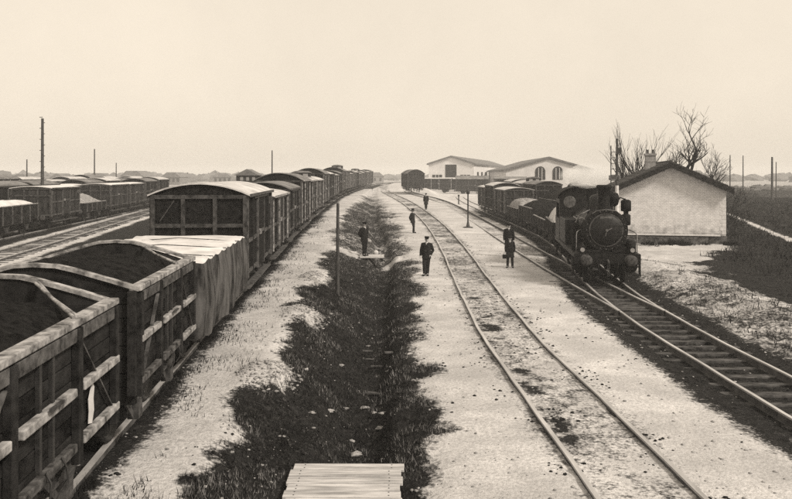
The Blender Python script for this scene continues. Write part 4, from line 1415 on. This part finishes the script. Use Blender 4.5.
    limb(j, [sh[0], V(0, 0.01, 1.45), sh[1]], [.07, .075, .07])
    jk = j.build('coat' if coat > .1 else 'jacket', M[suit], root)
    rm = jk.modifiers.new('remesh', 'REMESH'); rm.mode = 'VOXEL'; rm.voxel_size = .014; rm.use_smooth_shade = True
    sm = jk.modifiers.new('smooth', 'SMOOTH'); sm.factor = .5; sm.iterations = 3
    for zz in (1.25, 1.12, 1.0):
        MB().ball(V(0, -.145 * (belly if zz < 1.2 else .93), zz), .012 * k, (1, .5, 1), 6, 4).build('button', M['loco_bright'], jk)
    sc_ = MB()
    sc_.prism([(.026 * k, 1.49 * k), (0, 1.40 * k), (-.026 * k, 1.49 * k)], -.128 * k, -.10 * k)
    sc_.build('shirt_front', M['cloth_pale'], root)
    cl = MB().lathe([(.064, 1.475), (.066, 1.525), (.06, 1.53)], n=14)
    cl.v = [(x_ * k, (y_ - .008) * k, z_ * k) for x_, y_, z_ in cl.v]
    cl.build('collar', M['cloth_pale'], root)
    t = MB()
    limb(t, [V(-.08, 0, .95), V(.08, 0, .95)], [.115, .115])
    for i in (0, 1):
        limb(t, [hp[i], kn[i], an[i] + V(0, 0, .0)], [.108, .082, .072])
    tr = t.build('trousers', M[suit], root)
    rm = tr.modifiers.new('remesh', 'REMESH'); rm.mode = 'VOXEL'; rm.voxel_size = .014; rm.use_smooth_shade = True
    for i in (0, 1):
        s_ = MB()
        limb(s_, [an[i] + V(0, .02, -.04), ball_[i], ball_[i] + V(0, -.05, -.005)], [.05, .042, .032])
        s_.lohi(an[i] + V(-.04, .02, -.09), ball_[i] + V(.035, -.06, -.025))
        so_ = s_.build('shoe', M['suit2'], root)
        rm = so_.modifiers.new('remesh', 'REMESH'); rm.mode = 'VOXEL'; rm.voxel_size = .012; rm.use_smooth_shade = True
    # hair, moustache, cap
    hr = MB().ball(hd + V(0, .018, .022), .1 * k, (.84, .98, 1.08), 14, 9)
    hr.v = [p for p in hr.v]
    hr.f, hr.sm = zip(*[(f, s) for f, s in zip(hr.f, hr.sm) if sum(hr.v[i][2] for i in f) / len(f) > hd.z + .0 * k or sum(hr.v[i][1] for i in f) / len(f) > .03 * k])
    hr.f, hr.sm = list(hr.f), list(hr.sm)
    hr.build('hair', M['suit2'], root)
    MB().ball(hd + T @ V(0, -.1, -.038), .02 * k, (1.7, .5, .5), 8, 5).build('moustache', M['suit2'], root)
    for q in (-1, 1):
        MB().ball(hd + T @ V(q * .034, -.098, .016), .008 * k, (1.3, .5, .8), 6, 4).build('eye', M['suit2'], root)
    c = MB()
    if cap == 'peak':
        c.lathe([(.093, .035), (.095, .075), (.118, .10), (.118, .125), (.08, .137), (.02, .14)], n=18)
        c.v = [(x_, y_ * 1.1, z_) for x_, y_, z_ in c.v]
        c.add([(.085 * math.cos(a), -.06 - .085 * abs(math.sin(a)), .04 - .02 * abs(math.sin(a)) + dz) for dz in (0, .012) for a in [math.pi * i / 8 for i in range(9)]],
              [tuple(range(8, -1, -1)), tuple(range(9, 18))] + [(i, (i + 1) % 9, 9 + (i + 1) % 9, 9 + i) for i in range(9)])
    else:
        c.lathe([(.16, .03), (.165, .04), (.1, .055), (.098, .13), (.08, .165), (.02, .17)], n=18)
        c.v = [(x_, y_ * 1.1, z_) for x_, y_, z_ in c.v]
    c.v = [tuple(hd + T @ (Vector(p) * k)) for p in c.v]
    c.build('cap' if cap == 'peak' else 'hat', M['suit2'], root)
    if hold:
        pass
    if lab: tag(root, lab, 'person', 'railway workers standing in the yard')
    return root

def at(px, py, z=0.0):
    dd = FPX * (CAM_Z - z) / (py - HOR)
    return ((px - 396) * dd / FPX, dd, z)
def stand(px, py, z0=0.0):
    p = at(px, py, z0)
    for _ in range(6):
        z = gz(p[0], p[1])
        p = at(px, py, z)
    return (p[0], p[1], gz(p[0], p[1]) - .004)
figure(stand(426, 275.5), R(-12), 1.76, 'pocket', .02, .06, 'suit', 'peak', belly=1.06, tilt=1.5, step=.09, lab='man in dark suit and peaked cap, nearest on the central path')
pb = (-1.72, 42.35, .165)
figure(pb, R(38), 1.82, 'behind', .06, .07, 'suit2', 'peak', belly=1.1, head_turn=.2, lab='man in dark jacket standing on the small plank crossing')
figure(stand(413, 233), R(55), 1.80, 'behind', .05, .07, 'suit', 'hat', head_turn=-.5, tilt=-1.5, step=.14, lab='man in dark clothes standing midway up the central path')
figure(stand(426, 209.5), R(-10), 1.82, 'down', .25, .05, 'suit2', 'peak', lab='most distant man, near the round roofed boxcar')
bo_ = stand(510, 267.5)
fb = figure(bo_, R(-8), 1.52, 'down', .22, .14, 'coat', 'peak', belly=1.15, lab='short figure in knee length coat, legs apart, holding a bag')
figure((6.25, 43.2, gz(6.25, 43.2)), R(-5), 1.84, 'down', .15, .08, 'suit2', 'peak', lab='tall man half hidden behind the short figure in coat')
bg_ = empty('satchel', (bo_[0] - .40, bo_[1] - .05, bo_[2] + .43))
MB().lohi((-.13, -.05, 0), (.13, .05, .20)).build('bag_body', M['suit2'], bg_, .02)
MB().tube([(-.08, 0, .2), (-.06, 0, .28), (.06, 0, .28), (.08, 0, .2)], [.012] * 4, 6).build('bag_handle', M['suit2'], bg_)
bg_.location = (bo_[0] - .24, bo_[1] - .02, bo_[2] + .44)
tag(bg_, 'small dark satchel hanging from the short figure', 'bag')

# ------------------------------------------------------------------ bare trees
def bare_tree(x, y, h, lab, seed, lean=0.0, stems=1, spread=.55, levels=5, r0=.2, twigs=3, tf=.42):
    rd = random.Random(seed)
    root = empty('bare_tree', (x, y, gz(x, y)))
    tr, cr = MB(), MB()
    def grow(p, d, L, r, lev, mb):
        n = 4 if lev > 1 else 3
        pts, rs = [p], [r]
        for i in range(n):
            d = (d + Vector((rd.uniform(-1, 1), rd.uniform(-1, 1), rd.uniform(-.3, .7))) * (.16 if lev > 3 else .26)).normalized()
            p = p + d * L / n
            pts.append(p); rs.append(r * (1 - .42 * (i + 1) / n))
        mb.tube(pts, rs, 7 if lev > 3 else (5 if lev > 1 else 3))
        if lev <= 0: return
        nb = rd.choice((3, 3, 4)) if lev > 1 else twigs
        for b in range(nb):
            t = rd.uniform(.35, 1.0) if b else 1.0
            i = min(n, max(1, int(t * n)))
            ax = Vector((rd.uniform(-1, 1), rd.uniform(-1, 1), rd.uniform(-.1, .6))).normalized()
            nd = (d + ax * rd.uniform(spread * .7, spread * 1.5)).normalized()
            grow(pts[i], nd, L * rd.uniform(.55, .82), max(.011, rs[i] * rd.uniform(.58, .82)), lev - 1, cr)
    for s in range(stems):
        a = s * 2.1 + seed
        dirn = Vector((lean + (.22 * math.cos(a) if stems > 1 else 0), .3 * math.sin(a) if stems > 1 else 0, 1)).normalized()
        grow(Vector((.2 * s * math.cos(a), .2 * s * math.sin(a), -.2)), dirn, h * (tf if stems == 1 else .46), r0, levels, tr)
    tr.build('trunk', M['bark'], root)
    cr.build('crown', M['bark'], root)
    tag(root, lab, 'tree', 'bare trees around the house')
bare_tree(22.9, 60.5, 13.4, 'large bare tree behind the right half of house roof', 4, -.05, 1, .98, 5, .36, 4, .30)
bare_tree(24.8, 62.5, 6.8, 'smaller bare tree leaning right behind the house', 11, .16, 1, .6, 5, .2, 3)
bare_tree(18.5, 60.8, 7.6, 'slender bare tree rising left of the chimney', 52, .0, 3, .20, 4, .17, 3)
bare_tree(28.0, 66.0, 4.2, 'low bare shrub beyond the right corner of house', 31, .1, 3, .8, 4, .07, 3)
bare_tree(25.6, 58.5, 2.4, 'bare bush against the right wall of house', 37, .1, 3, .9, 4, .05, 3)
bare_tree(15.2, 62.0, 4.2, 'bare bush left of the house behind signal mast', 41, 0, 3, .5, 3, .05, 3)

# ------------------------------------------------------------------ far houses and woods
for i, (px, dd, w, h, lab) in enumerate(((132, 330, 10, 6.3, 'far hipped house above the yard beside the boxcar'), (171, 360, 9, 5.8, 'far house roof just above the first boxcar'), (20, 300, 7, 5.0, 'far dark shed at the left edge skyline'), (57, 320, 6, 5.2, 'far shed right of the tall left pole'), (98, 350, 9, 5.4, 'far house below the thin distant pole'), (222, 380, 9, 5.6, 'far house behind the left boxcar roofs'), (372, 420, 13, 6.0, 'far house where the left train vanishes'), (690, 420, 16, 7, 'far house hidden behind the bare trees'))):
    xx = (px - 396) * dd / FPX
    r_ = empty('far_house', (xx, dd, 0), R(random.uniform(-20, 20)))
    MB().lohi((-w / 2, 0, -.5), (w / 2, 8, h * .62)).build('wall', M['wall_far'], r_)
    MB().prism([(w / 2 + .4, h * .62), (w / 2 - 2.5, h), (-w / 2 + 2.5, h), (-w / 2 - .4, h * .62)], -.4, 8.4).build('roof', M['shed_roof'], r_)
    for k in range(4):
        MB().lohi((-w * .4 + k * w * .24, -.08, 1.4), (-w * .4 + k * w * .24 + 1.1, .0, 3.0)).build('window', M['opening'], r_)
    tag(r_, lab, 'house', 'far houses on the skyline')
fw_ = MB()
rd = random.Random(5)
for k in range(420):
    a = R(rd.uniform(-44, 44))
    dd = rd.uniform(480, 900)
    rr = rd.uniform(2.5, 5.5)
    fw_.ball((math.sin(a) * dd, math.cos(a) * dd, rr * .35), rr, (1.4, 1.2, rd.uniform(.6, 1.0)), 8, 6, .5, False)
tag(fw_.build('far_wood', M['wood_far']), 'low hazy line of far woods on the horizon', 'wood', kind='stuff')
hd_ = MB()
for k in range(160):
    xx = rd.uniform(50, 150); dd = 205 + rd.uniform(-4, 10) - .1 * (xx - 90)
    rr = rd.uniform(.6, 1.5)
    hd_.ball((xx, dd, rr * .5), rr, (1.5, 1.2, .8), 8, 6, .6, False)
tag(hd_.build('hedge', M['wood_far']), 'dark hedge along the far side of right field', 'hedge', kind='stuff')

# ------------------------------------------------------------------ grass, clinker, pebbles
def blades(name, n, sampler, hmin, hmax, wid, m, lab, cat):
    P = sampler(n)
    n = len(P)
    x, y = P[:, 0], P[:, 1]
    z = ground_z(x, y)
    h = rng.uniform(hmin, hmax, n) * (0.5 + fbm(x, y, 1.6, 2, 31))
    a = rng.uniform(0, 2 * math.pi, n)
    b = rng.uniform(0, 2 * math.pi, n)
    ln = rng.uniform(.1, .8, n) * h
    w = wid * rng.uniform(.6, 1.4, n) * (1 + y / 45)
    v = np.zeros((n, 3, 3))
    v[:, 0] = np.stack([x - np.cos(a) * w, y - np.sin(a) * w, z - .02], 1)
    v[:, 1] = np.stack([x + np.cos(a) * w, y + np.sin(a) * w, z - .02], 1)
    v[:, 2] = np.stack([x + np.cos(b) * ln, y + np.sin(b) * ln, z + h], 1)
    me = bpy.data.meshes.new(name)
    me.vertices.add(3 * n); me.vertices.foreach_set('co', v.ravel())
    me.loops.add(3 * n); me.loops.foreach_set('vertex_index', np.arange(3 * n))
    me.polygons.add(n); me.polygons.foreach_set('loop_start', np.arange(0, 3 * n, 3))
    me.update()
    me.materials.append(M[m])
    o = bpy.data.objects.new(name, me)
    COL.objects.link(o)
    tag(o, lab, cat, kind='stuff')
    return o

def clear_of(x, y):
    ok = np.ones(len(x), bool)
    ok &= ~((x > -1.7) & (x < .2) & (y > 9.9) & (y < 12.0))
    ok &= ~((x > -2.1) & (x < -.5) & (y > 41.4) & (y < 43.3))
    for f in (XA, XB, XC):
        ok &= np.abs(np.abs(x - f(y)) - .75) > .1
    ok &= ~((x > 14.6) & (x < 22.1) & (y > 51.3) & (y < 59.5))
    return ok
def ditch_pts(n):
    y = 8.6 + (rng.random(n) ** 1.6) * 85
    el, er = EL(y), ER(y)
    x = el - .3 + (er - el + .6) * rng.random(n)
    keep = (dark_mask(x, y) * (.35 + fbm(x, y, .9, 2, 3)) > .38 + .25 * rng.random(n)) & clear_of(x, y)
    return np.stack([x[keep], y[keep]], 1)
blades('grass', 80000, ditch_pts, .015, .10, .006, 'grass', 'short dark weeds covering the ditch between the paths', 'weeds')
def ditch_dry(n):
    p = ditch_pts(n)
    keep = (fbm(p[:, 0], p[:, 1], 1.3, 2, 77) + .12 * sst(25, 45, p[:, 1])) > .56
    return p[keep]
blades('dry_grass', 90000, ditch_dry, .015, .10, .005, 'grass_dry', 'pale dry stalks among the ditch weeds', 'weeds')
def train_side(n):
    y = 9 + (rng.random(n) ** 1.3) * 60
    x = XLR(y) - .5 + rng.exponential(.36, n) - .2
    keep = (fbm(x, y * .6, 1.4, 2, 13) > .45) & (x < EL(y))
    return np.stack([x[keep], y[keep]], 1)
blades('track_weeds', 26000, train_side, .03, .12, .006, 'grass', 'tufts of dark weeds beside the left train', 'weeds')
def field(n):
    x = rng.uniform(9.4, 75, n); y = 16 + (rng.random(n) ** 1.3) * 150
    keep = (dark_mask(x, y) * (.4 + fbm(x, y, .5, 2, 21)) > .33 + .2 * rng.random(n)) & clear_of(x, y) & (np.abs(x - XC(y)) > 1.8) & (np.abs(x - XD(y)) > 1.8) & (x < 10 + y * .52)
    return np.stack([x[keep], y[keep]], 1)
blades('field_grass', 150000, field, .05, .26, .010, 'field_grass', 'rough dark grass of the field right of the house', 'grass')
def tussock(n):
    p = field(n)
    k_ = fbm(p[:, 0], p[:, 1], .9, 3, 91)
    return p[(k_ > .60) & (p[:, 0] > 13.2)]
blades('tussocks', 120000, tussock, .15, .55, .014, 'grass', 'tall dark tussocks in the field right of the house', 'grass')
def plinth(n):
    x = rng.uniform(12.0, 22.2, n); y = 51.25 - np.abs(rng.normal(0, .35, n)) - .2
    return np.stack([x, y], 1)[fbm(x, y, .8, 2, 8) > .42]
blades('wall_weeds', 5000, plinth, .08, .38, .012, 'grass', 'dark weeds along the foot of the house wall', 'weeds')

ICO = None
def lumps(name, P, smin, smax, m, lab, cat, flat=.6):
    n = len(P)
    base = np.array([(1,0,0),(-1,0,0),(0,1,0),(0,-1,0),(0,0,1),(0,0,-1),(.6,.6,.5),(-.6,.6,.5),(.6,-.6,.5),(-.6,-.6,.5)], float)
    fs = np.array([(6,0,2),(2,3+4-0,7)][:1])
    tri = np.array([(4,6,7),(4,7,9),(4,9,8),(4,8,6),(6,2,7),(7,1,9),(9,3,8),(8,0,6),(0,2,6),(2,1,7),(1,3,9),(3,0,8),(0,5,2),(2,5,1),(1,5,3),(3,5,0)])
    s = smin + (smax - smin) * rng.random(n) ** 2.5
    jit = 1 + (rng.random((n, 10, 1)) - .5) * .6
    a = rng.uniform(0, 6.28, n)
    bx = base[None] * jit * s[:, None, None] * np.array([1, 1, flat])
    c, sn = np.cos(a)[:, None], np.sin(a)[:, None]
    X = bx[..., 0] * c - bx[..., 1] * sn; Y = bx[..., 0] * sn + bx[..., 1] * c
    z = ground_z(P[:, 0], P[:, 1])
    v = np.stack([X + P[:, 0:1], Y + P[:, 1:2], bx[..., 2] + z[:, None] + (s * .15)[:, None]], -1)
    f = (tri[None] + (np.arange(n) * 10)[:, None, None]).reshape(-1, 3)
    me = bpy.data.meshes.new(name)
    me.vertices.add(10 * n); me.vertices.foreach_set('co', v.ravel())
    me.loops.add(f.size); me.loops.foreach_set('vertex_index', f.ravel())
    me.polygons.add(len(f)); me.polygons.foreach_set('loop_start', np.arange(0, f.size, 3))
    me.update()
    me.materials.append(M[m])
    o = bpy.data.objects.new(name, me); COL.objects.link(o)
    tag(o, lab, cat, kind='stuff')
    return o
def scatter_clinker(n):
    y = 8.8 + (rng.random(n) ** 1.5) * 50
    x = rng.uniform(-5, 13, n)
    nearA = np.exp(-((np.abs(x - XA(y)) - .95) / .35) ** 2)
    e = .02 + .45 * nearA + .7 * dark_mask(x, y)
    keep = (rng.random(n) < e * (fbm(x, y, 1.5, 2, 4) > .55)) & clear_of(x, y)
    return np.stack([x[keep], y[keep]], 1)
lumps('clinker', scatter_clinker(60000), .006, .042, 'clinker', 'dark clinker crumbs strewn over the yard', 'clinker')
def scatter_pale(n):
    y = 8.8 + (rng.random(n) ** 1.4) * 45
    x = rng.uniform(-4.5, 13, n)
    keep = (rng.random(n) < .12 + .5 * (fbm(x, y, .9, 2, 6) > .58)) & clear_of(x, y)
    return np.stack([x[keep], y[keep]], 1)
lumps('pebbles', scatter_pale(16000), .008, .04, 'pebble', 'pale pebbles strewn over the yard', 'pebbles')
MP = []
for mx, my, rx, ry, h in MOUNDS:
    t = rng.random(420); a = rng.uniform(0, 6.28, 420)
    MP.append(np.stack([mx + np.cos(a) * rx * 1.15 * np.sqrt(t), my + np.sin(a) * ry * 1.15 * np.sqrt(t)], 1))
lumps('rubble', np.concatenate(MP), .008, .055, 'pebble', 'pale rubble lumps on the mounds beside the path', 'rubble')
# single pale stones in the ditch
STN = [(365, 393, .12), (357, 441, .15), (383, 408, .11), (381, 419, .13), (345, 398, .10), (330, 417, .11), (341, 372, .09), (312, 434, .08), (352, 425, .09), (374, 402, .08), (368, 336, .10), (331, 330, .08), (306, 395, .09)]
SL = ['brightest round stone in the ditch channel', 'broad pale stone nearest the bottom crossing', 'pale stone on the right of the ditch channel', 'pale stone below the right slope of the ditch', 'pale stone left of the round bright one', 'pale stone on the left ditch slope', 'pale stone in the upper ditch channel', 'small stone low on the left ditch slope', 'small stone above the broad pale one', 'small stone just right of the round bright one', 'pale stone far up the ditch near the loose boards', 'pale stone at the foot of the slim post', 'pale stone beside the largest rubble mound']
for (px, py, s), l in zip(STN, SL):
    dd = FPX * (CAM_Z + .3) / (py - HOR)
    xx = (px - 396) * dd / FPX
    s *= .62
    o = MB().ball((0, 0, 0), s, (1.3, .9, .5), 8, 5, .75, False).build('stone', M['pebble'])
    o.location = (xx, dd, gz(xx, dd) + s * .3)
    tag(o, l, 'stone', 'pale stones lying in the ditch')

# ------------------------------------------------------------------ steam and haze
def steam():
    mb = MB()
    for (x, y, z, r, sx) in ((8.6, 32.4, 4.45, .25, 1), (8.75, 33.4, 4.55, .4, 1.1), (8.95, 35.2, 4.6, .55, 1.2), (9.3, 38.0, 4.5, .75, 1.3), (9.7, 40.6, 4.35, .7, 1.2), (9.5, 43.0, 4.5, .55, 1.2)):
        mb.ball((x, y, z), r, (sx, 1.6, .85), 14, 9)
    o = mb.build('steam', None or M['lens'])
    rm = o.modifiers.new('remesh', 'REMESH'); rm.mode = 'VOXEL'; rm.voxel_size = .12; rm.use_smooth_shade = True
    m = bpy.data.materials.new('steam_cloud')
    m.use_nodes = True
    nt = m.node_tree
    nt.nodes.remove(nt.nodes['Principled BSDF'])
    pv = nt.nodes.new('ShaderNodeVolumePrincipled')
    pv.inputs['Color'].default_value = (1, 1, 1, 1)
    pv.inputs['Anisotropy'].default_value = .1
    ge = nt.nodes.new('ShaderNodeNewGeometry')
    no = nt.nodes.new('ShaderNodeTexNoise'); no.inputs['Scale'].default_value = 1.5; no.inputs['Detail'].default_value = 6
    mr = nt.nodes.new('ShaderNodeMapRange')
    mr.inputs[1].default_value, mr.inputs[2].default_value, mr.inputs[3].default_value, mr.inputs[4].default_value = .43, .68, 0, 1.7
    nt.links.new(ge.outputs['Position'], no.inputs[0])
    nt.links.new(no.outputs[0], mr.inputs[0]); nt.links.new(mr.outputs[0], pv.inputs['Density'])
    nt.links.new(pv.outputs[0], nt.nodes['Material Output'].inputs['Volume'])
    o.data.materials.clear(); o.data.materials.append(m)
    tag(o, 'white steam drifting back from the locomotive chimney', 'steam', kind='stuff')
steam()

def haze():
    mb = MB().lohi((-1500, -30, -3), (1500, 1400, 16))
    m = bpy.data.materials.new('haze_air')
    m.use_nodes = True
    nt = m.node_tree
    nt.nodes.remove(nt.nodes['Principled BSDF'])
    pv = nt.nodes.new('ShaderNodeVolumePrincipled')
    pv.inputs['Color'].default_value = (1, 1, 1, 1)
    pv.inputs['Density'].default_value = .0008
    nt.links.new(pv.outputs[0], nt.nodes['Material Output'].inputs['Volume'])
    o = mb.build('haze', m)
    tag(o, kind='stuff')
haze()
